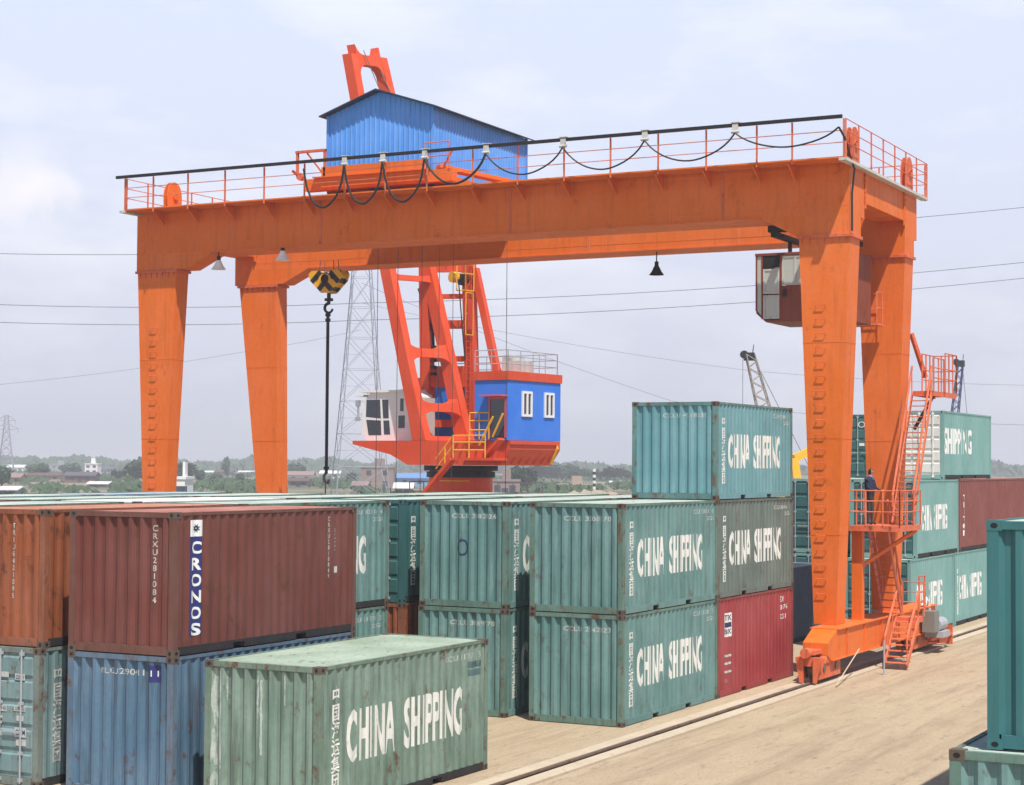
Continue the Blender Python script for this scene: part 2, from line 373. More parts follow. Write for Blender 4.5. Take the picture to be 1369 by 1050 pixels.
def casting_mesh():
    def fn():
        m = MB(); hx, hy, hz_ = 0.178, 0.162, 0.118
        m.box(0, hx, 0, hy, 0, hz_)
        me = m.mesh('corner_fitting')
        # dark oval holes in the two outer faces
        bm = bmesh.new(); bm.from_mesh(me)
        n = 12
        for ax in ('x', 'y'):
            vs = []
            for i in range(n):
                a = 2 * math.pi * i / n
                if ax == 'y': p = (hx / 2 + 0.042 * math.cos(a), -0.0025, hz_ / 2 + 0.030 * math.sin(a))
                else: p = (-0.0025, hy / 2 + 0.030 * math.cos(a), hz_ / 2 + 0.038 * math.sin(a))
                vs.append(bm.verts.new(p))
            f = bm.faces.new(vs if ax == 'y' else vs[::-1]); f.material_index = 1
        bm.to_mesh(me); bm.free()
        me.materials.append(CAST); me.materials.append(BLACKM)
        return me
    return cached('cast', fn)
def door_mesh(H):
    """one leaf of the double door, ribbed horizontally"""
    def fn():
        m = MB(); hw = LW / 2 - 0.135
        m.box(0.03, 0.07, 0.003, hw - 0.003, 0.175, H - 0.105)
        zs = [0.20, 0.20 + (H - .33) / 5, 0.20 + 2 * (H - .33) / 5, 0.20 + 3 * (H - .33) / 5, 0.20 + 4 * (H - .33) / 5, H - 0.13]
        for i in range(5):
            z0, z1 = zs[i] + 0.045, zs[i + 1] - 0.045
            m.frus((0, 0, 0, 0), (0, 0, 0, 0), 0, 0) if False else m.add(
                [(0.030, 0.03, z0), (0.030, hw - 0.03, z0), (0.030, hw - 0.03, z1), (0.030, 0.03, z1),
                 (0.004, 0.05, z0 + .03), (0.004, hw - 0.05, z0 + .03), (0.004, hw - 0.05, z1 - .03), (0.004, 0.05, z1 - .03)],
                [(4, 5, 6, 7), (0, 1, 5, 4), (1, 2, 6, 5), (2, 3, 7, 6), (3, 0, 4, 7)])
        return m.mesh('door')
    return cached(('door', H), fn)
def rod_mesh(H):
    def fn():
        m = MB(); m.tube([(0, 0, 0.06), (0, 0, H - 0.04)], 0.019, 8)
        for z in (0.12, 0.62, 1.55, H - 0.12): m.box(-0.012, 0.034, -0.045, 0.045, z - .03, z + .03)
        m.box(-0.03, -0.005, 0.0, 0.42, 1.00, 1.035)
        return m.mesh('lock_rod')
    return cached(('rod', H), fn)

# ---- lettering: text is bent over the corrugation so that it stays painted on
def text_mesh(body, font_off=0.0, extr=None):
    c = bpy.data.curves.new('t', 'FONT'); c.body = body; c.size = 1.0; c.resolution_u = 4; c.offset = font_off
    c.align_x = 'CENTER' if '\n' in body else 'LEFT'; c.space_line = 0.95; c.space_character = 1.0 + font_off * 3.2
    o = bpy.data.objects.new('t', c); COL.objects.link(o)
    dg = bpy.context.evaluated_depsgraph_get(); dg.update()
    me = bpy.data.meshes.new_from_object(o.evaluated_get(dg))
    bpy.data.objects.remove(o); bpy.data.curves.remove(c)
    return me
def fit_text(body, u0, u1, z0, z1, off=0.0):
    me = text_mesh(body, off); bm = bmesh.new(); bm.from_mesh(me); bpy.data.meshes.remove(me)
    xs = [v.co.x for v in bm.verts]; ys = [v.co.y for v in bm.verts]
    a, b, c, d = min(xs), max(xs), min(ys), max(ys)
    for v in bm.verts: v.co = Vector((u0 + (v.co.x - a) / (b - a) * (u1 - u0), z0 + (v.co.y - c) / (d - c) * (z1 - z0), 0))
    return bm
def rect_bm(u0, u1, z0, z1):
    bm = bmesh.new(); bm.faces.new([bm.verts.new((u0, z0, 0)), bm.verts.new((u1, z0, 0)), bm.verts.new((u1, z1, 0)), bm.verts.new((u0, z1, 0))]); return bm
def drape(bm, face, L=LL, H=HH, proud=0.004, name='lettering'):
    """face 'side' (-y wall, u runs along +x) or 'end' (-x wall, u runs from the far side, i.e. y = LW - u)"""
    if face == 'side': fl = folds(0, L, SP, 0.17)
    elif face == 'end': fl = [LW - q for q in folds(0, LW, EP, 0.21)]
    else: fl = []
    us = [v.co.x for v in bm.verts]; lo, hi = min(us), max(us)
    for f in fl:
        if lo < f < hi:
            bmesh.ops.bisect_plane(bm, geom=bm.verts[:] + bm.edges[:] + bm.faces[:], plane_co=(f, 0, 0), plane_no=(1, 0, 0), dist=1e-5)
    for v in bm.verts:
        u, z = v.co.x, v.co.y
        if face == 'side': v.co = (u, side_depth(u) - proud, z)
        elif face == 'end': v.co = (end_depth(LW - u) - proud, LW - u, z)
        elif face == 'post': v.co = (u, 0.004 - proud, z)
        else: v.co = (-0.001 - proud, LW - u, z)          # flat: in front of a door leaf
    me = bpy.data.meshes.new(name); bm.to_mesh(me); bm.free(); return me
def cmark(key, fn): return cached(('mark',) + key, fn)
CN = '中\n国\n海\n运\n集\n团'
def mark_main(): return drape(fit_text('CHINA  SHIPPING', 0.90, 5.05, 0.82, 1.76, 0.034), 'side')
def mark_cn(): return drape(fit_text(CN, 0.40, 0.68, 0.42, 2.22, 0.02), 'side')
def id_marks(s1='CCLU  214202  3', s2='22G1'):
    def fn():
        bm = fit_text(s1, 4.35, 5.75, 2.26, 2.37, 0.01)
        me2 = fit_text(s2, 5.35, 5.75, 2.08, 2.18, 0.01); t = bpy.data.meshes.new('t'); me2.to_mesh(t); me2.free(); bm.from_mesh(t); bpy.data.meshes.remove(t)
        return drape(bm, 'side')
    return fn
def join_bms(lst):
    b0 = lst[0]
    for b in lst[1:]:
        t = bpy.data.meshes.new('t'); b.to_mesh(t); b.free(); b0.from_mesh(t); bpy.data.meshes.remove(t)
    return b0

def cmat(kind):
    d = {
     'teal':   ((0.108, 0.228, 0.218, 1), .5, .30, .65, .35),
     'bluish': ((0.12, 0.28, 0.305, 1), .25, .15, .35, .25),
     'green':  ((0.150, 0.235, 0.185, 1), .6, .42, .9, .45),
     'greygreen': ((0.115, 0.155, 0.135, 1), .4, .35, .5, .25),
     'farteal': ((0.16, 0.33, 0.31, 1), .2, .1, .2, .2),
     'brown':  ((0.145, 0.038, 0.028, 1), .5, .40, .6, .25),
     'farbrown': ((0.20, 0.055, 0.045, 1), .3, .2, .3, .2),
     'red':    ((0.30, 0.035, 0.038, 1), .35, .15, .4, .25),
     'orange': ((0.27, 0.072, 0.022, 1), .5, .6, .6, .25),
     'blue':   ((0.075, 0.155, 0.24, 1), .6, .42, .8, .30),
     'greyteal': ((0.15, 0.25, 0.26, 1), .5, .5, .5, .3),
     'deepteal': ((0.035, 0.15, 0.16, 1), .15, .06, .25, .12),
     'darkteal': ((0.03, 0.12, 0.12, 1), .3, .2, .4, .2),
     'navy':   ((0.04, 0.06, 0.10, 1), .3, .3, .3, .2),  # a blue container's paint, with the shade it stands in darkened into the colour
     'white':  ((0.62, 0.63, 0.60, 1), .25, .2, .2, .1),
    }[kind]
    return paint('container_' + kind, d[0], 0.55, d[1], d[2], d[3], fade=d[4])
def framemat(kind):
    c = {'teal': (0.10, 0.19, 0.155, 1), 'green': (0.13, 0.20, 0.15, 1), 'bluish': (0.09, 0.20, 0.19, 1), 'greygreen': (0.11, 0.13, 0.11, 1), 'brown': (0.135, 0.05, 0.037, 1), 'orange': (0.24, 0.075, 0.03, 1), 'blue': (0.09, 0.15, 0.22, 1), 'greyteal': (0.15, 0.19, 0.17, 1), 'red': (0.24, 0.04, 0.035, 1)}.get(kind)
    if c is None: return cmat(kind)
    return paint('frame_' + kind, c, 0.65, dirt=.6, rust=.85, streak=.5, fade=.35, rustcol=(0.13, 0.065, 0.035, 1), scale=1.6)
def roofmat(kind):
    """container roofs bleach and collect dust"""
    c = cmat(kind); d = {'brown': (0.33, 0.13, 0.10, 1), 'red': (0.36, 0.14, 0.12, 1), 'orange': (0.36, 0.15, 0.09, 1), 'farbrown': (0.33, 0.13, 0.10, 1), 'white': (0.6, 0.6, 0.56, 1), 'blue': (0.25, 0.34, 0.38, 1), 'navy': (0.25, 0.28, 0.3, 1)}.get(kind, (0.33, 0.39, 0.34, 1))
    if kind == 'green': d = (0.24, 0.31, 0.235, 1)
    return paint('roof_' + kind, d, 0.75, dirt=0.45, rust=0.35, streak=0.1, fade=0.5)

def container(x, y, z, kind, label, L=LL, H=HH, ends='panel', marks=(), rail_dark=True, group='stacked shipping containers', detail=True, endkind=None, castings=True):
    t = thing('shipping_container', label, 'shipping container', (x, y, z), group=group)
    m = cmat(kind); em = cmat(endkind or kind)
    put('frame', frame_mesh(L, H), t, framemat(kind))
    put('bottom_rail', siderail_mesh(L), t, UNDER if rail_dark else m)
    put('side_panel', side_mesh(L, H), t, m)
    o = put('side_panel', side_mesh(L, H), t, m); o.location = (L, LW, 0); o.rotation_euler = (0, 0, math.pi)
    if ends == 'panel': put('end_panel', end_mesh(H), t, em)
    else:
        for k in (0, 1):
            d = put('door', door_mesh(H), t, em); d.location = (0, 0.135 + k * (LW / 2 - 0.135), 0)
            if detail:
                for j, yy in enumerate((0.28, 0.80)):
                    rr = put('lock_rod', rod_mesh(H), d, GREYM if endkind != 'white' else WHITE); rr.location = (-0.025, yy, 0)
    o = put('end_panel', end_mesh(H), t, m); o.location = (L, LW, 0); o.rotation_euler = (0, 0, math.pi)
    put('roof_panel', roof_mesh(L, H), t, roofmat(kind))
    if detail: put('floor_panel', floor_mesh(L), t, PLY)
    if castings:
        for cx in (0, 1):
            for cy in (0, 1):
                for cz in (0, 1):
                    o = put('corner_fitting', casting_mesh(), t)
                    o.location = (cx * L, cy * LW, cz * (H - 0.118))
                    if kind in ('deepteal', 'farteal', 'darkteal'): o.material_slots[0].link = 'OBJECT'; o.material_slots[0].material = m
                    if cx and cy: o.rotation_euler = (0, 0, math.pi)
                    elif cx: o.rotation_euler = (0, 0, math.pi / 2)
                    elif cy: o.rotation_euler = (0, 0, -math.pi / 2)
    for nm, me, mt in marks: put(nm, me, t, mt)
    return t
# casting is 0.178 x 0.162; when turned a quarter the two lengths swap by 16 mm, which the rails leave room for

MAIN = lambda mt=LETTER: ('lettering', cmark(('main',), mark_main), mt)
CNM = lambda mt=LETTER: ('side_characters', cmark(('cn',), mark_cn), mt)
def IDM(s1='CCLU  214202  3', mt=LETTER2): return ('id_number', cmark(('id', s1), id_marks(s1)), mt)
def ENDT(s, u0=0.9, u1=2.1, z0=2.17, z1=2.28, mt=LETTER2): return ('end_number', cmark(('end', s, u0, z0), lambda: drape(fit_text(s, u0, u1, z0, z1, 0.01), 'end')), mt)
CS = lambda s='CCLU  214202  3': [MAIN(), CNM(), IDM(s)]

Y1, Y2, Y3 = 17.41, 20.55, 23.62
XA, XB = 38.93, 45.0
# --- row beside the rail
FRONT = container(26.3, Y1, 0, 'green', 'weathered pale green container alone on the ground in front', marks=CS('CCLU  312077  5') + [
    ('logo_patch', cmark(('patch',), lambda: drape(join_bms([rect_bm(5.28, 5.50, 2.08, 2.2), rect_bm(5.54, 5.76, 2.08, 2.2), rect_bm(5.28, 5.50, 1.92, 2.04), rect_bm(5.54, 5.76, 1.92, 2.04)]), 'side')), paint('slate_patch', (0.06, 0.13, 0.14, 1), rust=.2))])
container(XA, Y1, 0, 'teal', 'lower green container of the two-high stack beside the rail', marks=CS('CCLU  214202  3') + [ENDT('CCLU 2142023')], rail_dark=False)
container(XA, Y1, HH, 'teal', 'upper green container of the two-high stack beside the rail', marks=CS('CCLU  330817  0') + [ENDT('CCLU 3308170')], rail_dark=False)
container(XB, Y1, 0, 'red', 'crimson red container at the foot of the three-high stack beside the rail', rail_dark=False, marks=[
    ('logo_panel', cmark(('rl',), lambda: drape(rect_bm(0.56, 1.05, 1.55, 2.18), 'side')), LETTER),
    ('logo_letters', cmark(('rl2',), lambda: drape(join_bms([fit_text('TEX', 0.60, 1.01, 1.98, 2.13, .02), fit_text('B0X', 0.60, 1.01, 1.62, 1.76, .02), rect_bm(0.60, 1.01, 1.80, 1.93)]), 'side', proud=0.007)), NAVYLET),
    ('side_text', cmark(('rt',), lambda: drape(join_bms([rect_bm(0.58, 1.02, 1.02, 1.08), rect_bm(0.58, 1.0, 0.82, 0.88), rect_bm(0.58, 1.02, 0.60, 0.66), fit_text('22 G1', 0.6, 0.8, 0.36, 0.44)]), 'side')), LETTER2),
    ('id_number', cmark(('rid',), lambda: drape(join_bms([fit_text('TEXU', 4.9, 5.3, 2.2, 2.36, .01), fit_text('201 745', 4.9, 5.6, 1.98, 2.12, .01), fit_text('22G1', 5.0, 5.4, 1.72, 1.86, .01)]), 'side')), LETTER)])
container(XB, Y1, HH, 'greygreen', 'grimy grey green container in the middle of the three-high stack', marks=CS('CCLU  286440  1'), rail_dark=False)
container(XB - 0.03, Y1 + 0.02, 2 * HH, 'bluish', 'bluish green container standing alone as third layer above the front rows', marks=CS('CCLU  451803  1') + [ENDT('CCLU 4518031')], rail_dark=False)
# --- second row
def scrapes():
    rg = random.Random(5); bs = []
    for (u, w_, za, zb) in ((.20, .13, .2, 2.45), (.33, .07, .7, 2.42), (.45, .03, 1.9, 2.42), (1.14, .05, 1.6, 2.44), (1.20, .035, 1.0, 2.3), (1.70, .025, 1.9, 2.42)):
        b = bmesh.new(); n = 14; L_ = []; R_ = []
        for k in range(n + 1):
            z = za + (zb - za) * k / n; L_.append(b.verts.new((u - w_ / 2 * rg.uniform(.3, 1.2), z, 0))); R_.append(b.verts.new((u + w_ / 2 * rg.uniform(.3, 1.2), z, 0)))
        for k in range(n): b.faces.new([L_[k], R_[k], R_[k + 1], L_[k + 1]])
        bs.append(b)
    return bs
SCR = paint('scraped_paint', (0.40, 0.46, 0.42, 1), .6, rust=1.0, streak=.9, dirt=.8, rustcol=(0.15, 0.25, 0.19, 1), scale=3.0)
for b in scrapes(): put('scraped_paint', drape(b, 'end', proud=.003), FRONT, SCR)
fl = lambda s: fit_text(s, 0, 1, 0, 1)
def cronos_letters():
    bs = []
    for i, ch in enumerate('CRONOS'):
        z1 = 2.05 - i * 0.297; bs.append(fit_text(ch, 0.51, 0.79, z1 - 0.225, z1, 0.035))
    return drape(join_bms(bs), 'side', proud=0.010)
def emblem():
    bs = []
    for k in range(8):
        a = k * math.pi / 4 + 0.3; b = bmesh.new(); cx, cz = 0.65, 2.29
        b.faces.new([b.verts.new((cx + .02 * math.cos(a - .9), cz + .02 * math.sin(a - .9), 0)), b.verts.new((cx + .10 * math.cos(a), cz + .09 * math.sin(a), 0)), b.verts.new((cx + .035 * math.cos(a + .9), cz + .035 * math.sin(a + .9), 0))]); bs.append(b)
    return drape(join_bms(bs), 'side', proud=0.010)
kmarks = [
    ('banner', cmark(('kb',), lambda: drape(rect_bm(0.46, 0.84, 0.34, 2.14), 'side')), NAVY),
    ('banner_top', cmark(('kt',), lambda: drape(rect_bm(0.46, 0.84, 2.14, 2.44), 'side')), LETTERCLEAN),
    ('banner_letters', cmark(('kl',), cronos_letters), LETTERCLEAN),
    ('banner_emblem', cmark(('ke',), emblem), NAVYLET),
    ('id_column', cmark(('ki',), lambda: drape(fit_text('C\nR\nX\nU\n2\n8\n1\n0\n8\n4\n9', 5.02, 5.09, 1.15, 2.40, .01), 'side')), LETTER2),
    ('lessor_text', cmark(('kc',), lambda: drape(join_bms([fit_text('C\nr\no\nn\no\ns', 5.26, 5.31, 1.7, 2.15, .01), rect_bm(5.25, 5.36, 1.25, 1.38)]), 'side')), LETTER2),
    ('end_number', cmark(('kn',), lambda: drape(fit_text('C\nR\nX\nU\n2\n8\n1\n0\n8\n4', 1.93, 2.02, 0.95, 2.35, .01), 'end')), LETTER2)]
container(26.3, Y2, HH, 'brown', 'maroon brown container with a tall navy and white name banner on its side', marks=kmarks)
container(26.3, Y2, 0, 'blue', 'faded blue container carrying the maroon brown one', marks=[
    ('end_patch', cmark(('bp',), lambda: drape(rect_bm(1.86, 2.17, 2.12, 2.42), 'end')), NAVY),
    ('end_patch_text', cmark(('bpt',), lambda: drape(fit_text('11', 1.93, 2.07, 2.22, 2.33, .02), 'end', proud=.008)), LETTERCLEAN),
    ENDT('MLCU2590411', 0.75, 1.75, 2.22, 2.33)])
oval = lambda: drape((lambda b: b)(join_bms([rect_ring(1.03, 1.33, 1.25, 1.66)])), 'end')
def rect_ring(u0, u1, z0, z1, n=20):
    b = bmesh.new(); c, d = (u0 + u1) / 2, (z0 + z1) / 2; ra, rb = (u1 - u0) / 2, (z1 - z0) / 2
    o = [b.verts.new((c + ra * math.cos(i * 2 * math.pi / n), d + rb * math.sin(i * 2 * math.pi / n), 0)) for i in range(n)]
    q = [b.verts.new((c + ra * .72 * math.cos(i * 2 * math.pi / n), d + rb * .76 * math.sin(i * 2 * math.pi / n), 0)) for i in range(n)]
    for i in range(n): b.faces.new([o[i], o[(i + 1) % n], q[(i + 1) % n], q[i]])
    return b
container(39.05, Y2 - 0.03, HH, 'teal', 'green container with a dark oval emblem on its end, behind the two-high stack', marks=CS('CCLU  318202  6') + [ENDT('CCLU 3182026'), ('emblem', cmark(('oval',), oval), NAVYLET)], rail_dark=False)
container(39.0, Y2 - 0.03, 0, 'teal', 'green container on the ground beneath the one with the dark oval emblem', marks=CS('CCLU  308977  0') + [ENDT('CCLU 3089770')], rail_dark=False)
# --- third row
def og():
    return drape(fit_text('T\nR\nI\nU\n6\n4\n2\n1\n0\n9\n5', 1.62, 1.70, 0.9, 2.32, .01), 'end')
container(26.35, Y3, HH, 'orange', 'rusty orange brown container at the left edge of the picture', marks=[('end_number', cmark(('og',), og), LETTER2)])
door_lbls = [(.20, .52, 1.98, 2.09), (.62, .86, 1.95, 2.06), (1.42, 1.70, 2.02, 2.12), (1.85, 2.10, 1.98, 2.1), (1.4, 1.66, 1.38, 1.5), (1.84, 2.12, 1.40, 1.5), (1.9, 2.08, 1.22, 1.32), (1.40, 1.55, 1.15, 1.25), (1.86, 2.15, 0.92, 1.1), (1.9, 2.15, 0.76, 0.88), (1.38, 1.55, 0.92, 1.02), (1.42, 1.56, 1.2, 1.3)]
container(26.25, Y3, 0, 'greyteal', 'grey teal container with labelled double doors under the rusty orange one', ends='door', marks=[('door_label', drape(rect_bm(*q), 'flat', proud=.006), LETTER2) for q in door_lbls] + [
    ('door_text', cmark(('dt',), lambda: drape(join_bms([fit_text('CCLU', .24, .48, 2.0, 2.07, .01), fit_text('22G1', 1.88, 2.07, 2.0, 2.07, .01), fit_text('24000 KG', 1.42, 1.64, 1.41, 1.47, .01), fit_text('2230 KG', 1.87, 2.1, 1.42, 1.48, .01), fit_text('CU M', 1.89, 2.12, .96, 1.06, .01)]), 'flat', proud=.009)), NAVYLET), CNM(LETTER2)])
container(32.62, Y3, HH, 'teal', 'green container in the gap right of the maroon one, upper layer', marks=CS('CCLU  502116  4'))
container(32.62, Y3, 0, 'teal', 'green container in the gap right of the maroon one, lower layer', marks=CS('CCLU  611350  2'))
container(39.35, Y3, HH, 'darkteal', 'green container in the narrow shaded gap left of the oval emblem stack, dark doors', ends='door', marks=CS('CCLU  520066  0'))
container(39.35, Y3, 0, 'orange', 'rust brown container at the bottom of the narrow shaded gap')
# --- behind the red one, and under the crane
container(51.6, Y2, 0, 'navy', 'blue container coloured dark for shade, on the ground behind the three-high stack')
container(58.0, Y2, 0, 'navy', 'blue container coloured dark for shade, pale roof, on the ground behind the front crane leg')
# --- far end of the first row, seen between and right of the crane legs
HC = 2.81
def farmain(): return drape(fit_text('CHINA  SHIPPING', 0.70, 4.35, 0.95, 1.9, 0.03), 'side', H=HC)
FM = ('lettering', cmark(('far',), farmain), LETTERCLEAN)
container(63.75, Y1, 0, 'farteal', 'pale teal container at the bottom of the far stack right of the crane stairs', H=HC, ends='door', endkind='darkteal', marks=[FM], group='far stack right of the crane')
container(64.5, Y1, HC, 'farteal', 'pale teal container in the middle layer next to the maroon one at right', H=HC, ends='door', endkind='darkteal', marks=[FM], group='far stack right of the crane')
container(69.95, Y1, 0, 'farteal', 'second pale teal container from the left in the far bottom layer', H=HC, marks=[FM, CNM(LETTERCLEAN)], group='far stack right of the crane')
container(70.72, Y1, HC, 'farbrown', 'long maroon container in the middle layer at the right edge', L=12.19, H=HC, group='far stack right of the crane', marks=[
    ('side_text', cmark(('fb',), lambda: drape(fit_text('T\nR\nI\nT\nO\nN', 0.65, 0.95, 0.6, 2.2, .04), 'side')), LETTERCLEAN)])
container(76.2, Y1, 0, 'farteal', 'pale teal container of the far bottom layer farthest to the right', H=HC, group='far stack right of the crane', marks=[FM])
container(68.35, Y1, 2 * HC, 'farteal', 'pale teal container with a white door end on top of the far stack', L=7.7, ends='door', endkind='white', group='far stack right of the crane', marks=[
    ('lettering', cmark(('far3',), lambda: drape(fit_text('SHIPPING', 0.15, 4.4, 0.95, 1.95, 0.03), 'side', L=7.7)), LETTERCLEAN)])
container(66.4, Y2, 0, 'farteal', 'teal container on the ground behind the front crane leg, doors facing the camera', H=HC, ends='door', endkind='darkteal', group='far stack behind the crane legs')
container(66.4, Y2, HC, 'farteal', 'teal container with doors in the second layer behind the front crane leg', H=HC, ends='door', endkind='darkteal', group='far stack behind the crane legs')
container(72.6, Y2, 0, 'farteal', 'rear teal container on the ground behind the crane legs', H=HC, group='far stack behind the crane legs')
container(72.6, Y2, HC, 'farteal', 'rear teal container of the second layer behind the crane legs', H=HC, group='far stack behind the crane legs')
def cosco():
    return drape(join_bms([rect_ring(0.95, 1.25, 2.05, 2.3)]), 'flat', proud=.01)
container(72.7, Y2, 2 * HC, 'darkteal', 'dark teal container seen between the crane legs, white oval badge on its door', ends='door', group='far stack behind the crane legs', marks=[
    ('badge', cmark(('bdg',), cosco), LETTERCLEAN), ('door_labels', cmark(('bdg2',), lambda: drape(join_bms([rect_bm(1.0, 1.22, 1.3, 1.42), rect_bm(1.5, 1.7, 1.3, 1.36)]), 'flat', proud=.01)), LETTERCLEAN)])
# --- near right
H9 = 2.896
container(20.75, 2.80, 0, 'teal', 'container at the bottom right corner with a rusty corner fitting and pale top rail', H=H9, group='stack at the right edge')
container(21.0, 2.43, H9, 'deepteal', 'clean deep teal container standing tall at the right edge', rail_dark=False, group='stack at the right edge')
for k, nm in enumerate(('lowest', 'middle', 'topmost')):
    container(31.2, 3.82, k * HH, 'farteal', '%s container of the stack that shades the roadway at the bottom right' % nm, group='stack at the right edge', detail=False, castings=False)
# --- the deep block of rows of which little but the roofs shows
rng = random.Random(4)
RK = ['teal', 'brown', 'teal', 'bluish', 'white', 'teal', 'blue', 'brown', 'green', 'teal', 'red', 'greyteal']
ordn = ['first', 'second', 'third', 'fourth', 'fifth', 'sixth', 'seventh']
adj = {'teal': 'green', 'brown': 'maroon brown', 'bluish': 'bluish green', 'white': 'white', 'blue': 'blue', 'green': 'pale green', 'red': 'red', 'greyteal': 'grey teal'}
rowkinds = {0: ['teal', 'white', 'teal', 'teal', 'brown', 'teal'], 1: ['brown', 'teal', 'teal', 'teal', 'red', 'teal'], 2: ['teal', 'bluish', 'blue', 'teal', 'teal', 'brown'], 3: ['white', 'brown', 'teal', 'greyteal', 'teal', 'bluish']}
for r, ns in enumerate((4, 3, 3, 2)):
    y = 26.80 + r * 3.14
    for q in range(ns):
        x = 26.4 + q * 6.32 + (0.35 * ((r * 7 + q * 3) % 5) / 5)
        for lv in (0, 1):
            kd = rowkinds[r][q] if lv else RK[(r * 5 + q * 2) % len(RK)]
            container(x, y, lv * HH, kd, '%s container, %s layer of the %s row from the rail, %s from the left' % (adj[kd], 'upper' if lv else 'lower', ordn[3 + r], ordn[q]),
                      group='container rows reaching back to the far crane legs', detail=False, castings=bool(lv), ends='door' if (q + r) % 3 == 0 else 'panel')
for lv in (0, 1):
    kd = ['brown', 'teal'][lv]
    container(45.7, Y3, lv * HH, kd, '%s container, %s layer, in the third row behind the tall three-high stack' % (adj[kd], 'upper' if lv else 'lower'), group='container rows reaching back to the far crane legs', detail=False)
for lv in (0, 1):
    container(32.6 + 12.5, Y2 + 0.05, lv * HH, ['brown', 'teal'][lv], '%s container, %s layer, directly behind the three-high stack' % (['maroon brown', 'green'][lv], ['lower', 'upper'][lv]), group='container rows reaching back to the far crane legs', detail=False)
#==PART2==
# ------------------------------------------------------------------ the gantry crane
G = thing('gantry_crane', 'huge orange gantry crane on four tapered legs straddling the container rows', 'gantry crane', (51.24, 16.2, 0))
OFF = Vector((-51.24, -16.2, 0))
class GB(MB):          # gantry parts are written in yard coordinates and stored relative to the crane
    def build(s, name, mat, parent=None, label=None):
        o = MB.build(s, name, mat, parent, label)
        o.data.transform(Matrix.Translation(OFF if parent is not None else Vector()))
        return o
FX0, FX1, RX0, RX1 = 51.24, 52.70, 57.10, 58.52
YN, YF = 15.78, 41.90
def girder(x0, x1, lab):
    m = GB()
    m.box(x0, x1, YN, YF, 13.43, 14.95)
    o = m.build('girder', ORANGE, G, lab)
    f = GB(); f.box(x0 - .06, x1 + .06, YN - .02, YF + .02, 14.95, 14.985); f.box(x0 - .05, x1 + .05, YN + 2.7, YF - 3.3, 13.395, 13.43)
    f.box(x0 + .55, x0 + .62, YN + .4, YF - .4, 14.985, 15.10)
    f.build('flange', ORANGE, o)
    # webs are spliced from plates: thin seams and stiffeners
    s = GB()
    for y in (19.7, 26.9, 34.1): s.box(x0 - .014, x0, y - .05, y + .05, 13.45, 14.94)
    s.build('splice_plate', ORANGE2, o)
    q = GB(); q.box(x0 - .006, x0, YN + .02, YF - .02, 13.66, 13.685); q.build('weld_seam', ORANGE, o)
    return o
girder(FX0, FX1, 'girder nearer the camera, in the shade of its walkway')
girder(RX0, RX1, 'farther girder, its web in full sun')
# haunch boxes under each end of each girder, and the tapered legs
def haunch(x0, x1, near):
    m = GB(); th = 1.10 if near else .80
    if near: poly = [(YN, 13.43), (YN, 12.80), (17.32, 12.80), (18.55, 13.43)]
    else: poly = [(41.90, 13.43), (41.90, 12.86), (39.70, 12.86), (38.45, 13.43)]
    m.prism(poly, 'x', x0 + .001, x0 + th)
    o = m.build('haunch', ORANGE, G)
    return o
def leg(x0, x1, near):
    rear = x0 > 55
    c = 16.56 if near else (40.85 if rear else 41.02); cb = 16.56 if near else (40.12 if rear else 41.10)
    th = .98 if near else .70
    tb = (x0 + .02, x0 + .02 + th, c - .78 if near else c - .86, c + .76 if near else c + .84)
    bt = (x0 + .12, x0 + .12 + th * .86, cb - .33, cb + .33)
    zt = 12.76
    o = GB().frus(bt, tb, 1.50, zt).build('leg', ORANGE, G)
    for z in (4.1, 6.9, 9.7):
        sm = GB()
        f_ = (z - 1.5) / (zt - 1.5); q = [bt[k] * (1 - f_) + tb[k] * f_ for k in range(4)]
        sm.box(q[0] - .007, q[1] + .007, q[2] - .007, q[3] + .007, z - .012, z + .012); sm.build('weld_seam', ORANGE, o)
    f = GB(); f.box(tb[0] - .07, tb[1] + .07, tb[2] - .07, tb[3] + .07, zt, zt + .04)
    for k in range(7):
        y = tb[2] + .1 + k * (tb[3] - tb[2] - .2) / 6
        f.prism([(tb[0] - .06, zt), (tb[0] + .0, zt), (tb[0] + .0, zt - .22)], 'y', y - .01, y + .01)
    f.box(tb[0] - .07, tb[1] + .07, tb[2] - .07, tb[3] + .07, zt + .045, zt + .085)
    f.build('leg_flange', ORANGE2, o)
    # stiffener collar
    return o
for x0, x1 in ((FX0, FX1), (RX0, RX1)):
    for near in (True, False):
        haunch(x0, x1, near); L_ = leg(x0, x1, near)
        if x0 == FX0:
            c = 16.66 if near else 41.1
            for k in range(21):
                z = 2.4 + k * 0.42; t = (z - 1.5) / 11.26
                if z > 11.0: break
                xf = (x0 + .12) * (1 - t) + (x0 + .02) * t
                m = GB(); m.tube([(xf - .01, c + .14, z - .07), (xf - .08, c + .14, z), (xf - .08, c - .14, z), (xf - .01, c - .14, z - .07)], 0.013, 5); m.build('rung', ORANGE2, L_)
# end ties between the two girders, near and far
for ya, yb in ((YN + .02, YN + .95), (YF - .95, YF - .02)):
    m = GB(); m.box(FX1, RX0, ya, yb, 13.92, 14.95)
    for x in (FX1 + .06, RX0 - .06): m.box(x - .055, x + .055, ya - .05, ya - .001, 13.75, 14.9)
    o = m.build('end_tie', ORANGE, G)
    b = GB()
    for x in (FX1 + .0, RX0 - .0):
        for k in range(6): b.box(x - .03, x + .03, ya - .075, ya - .051, 13.95 + k * .15, 14.0 + k * .15)
    b.build('splice_bolts', ORANGE2, o)
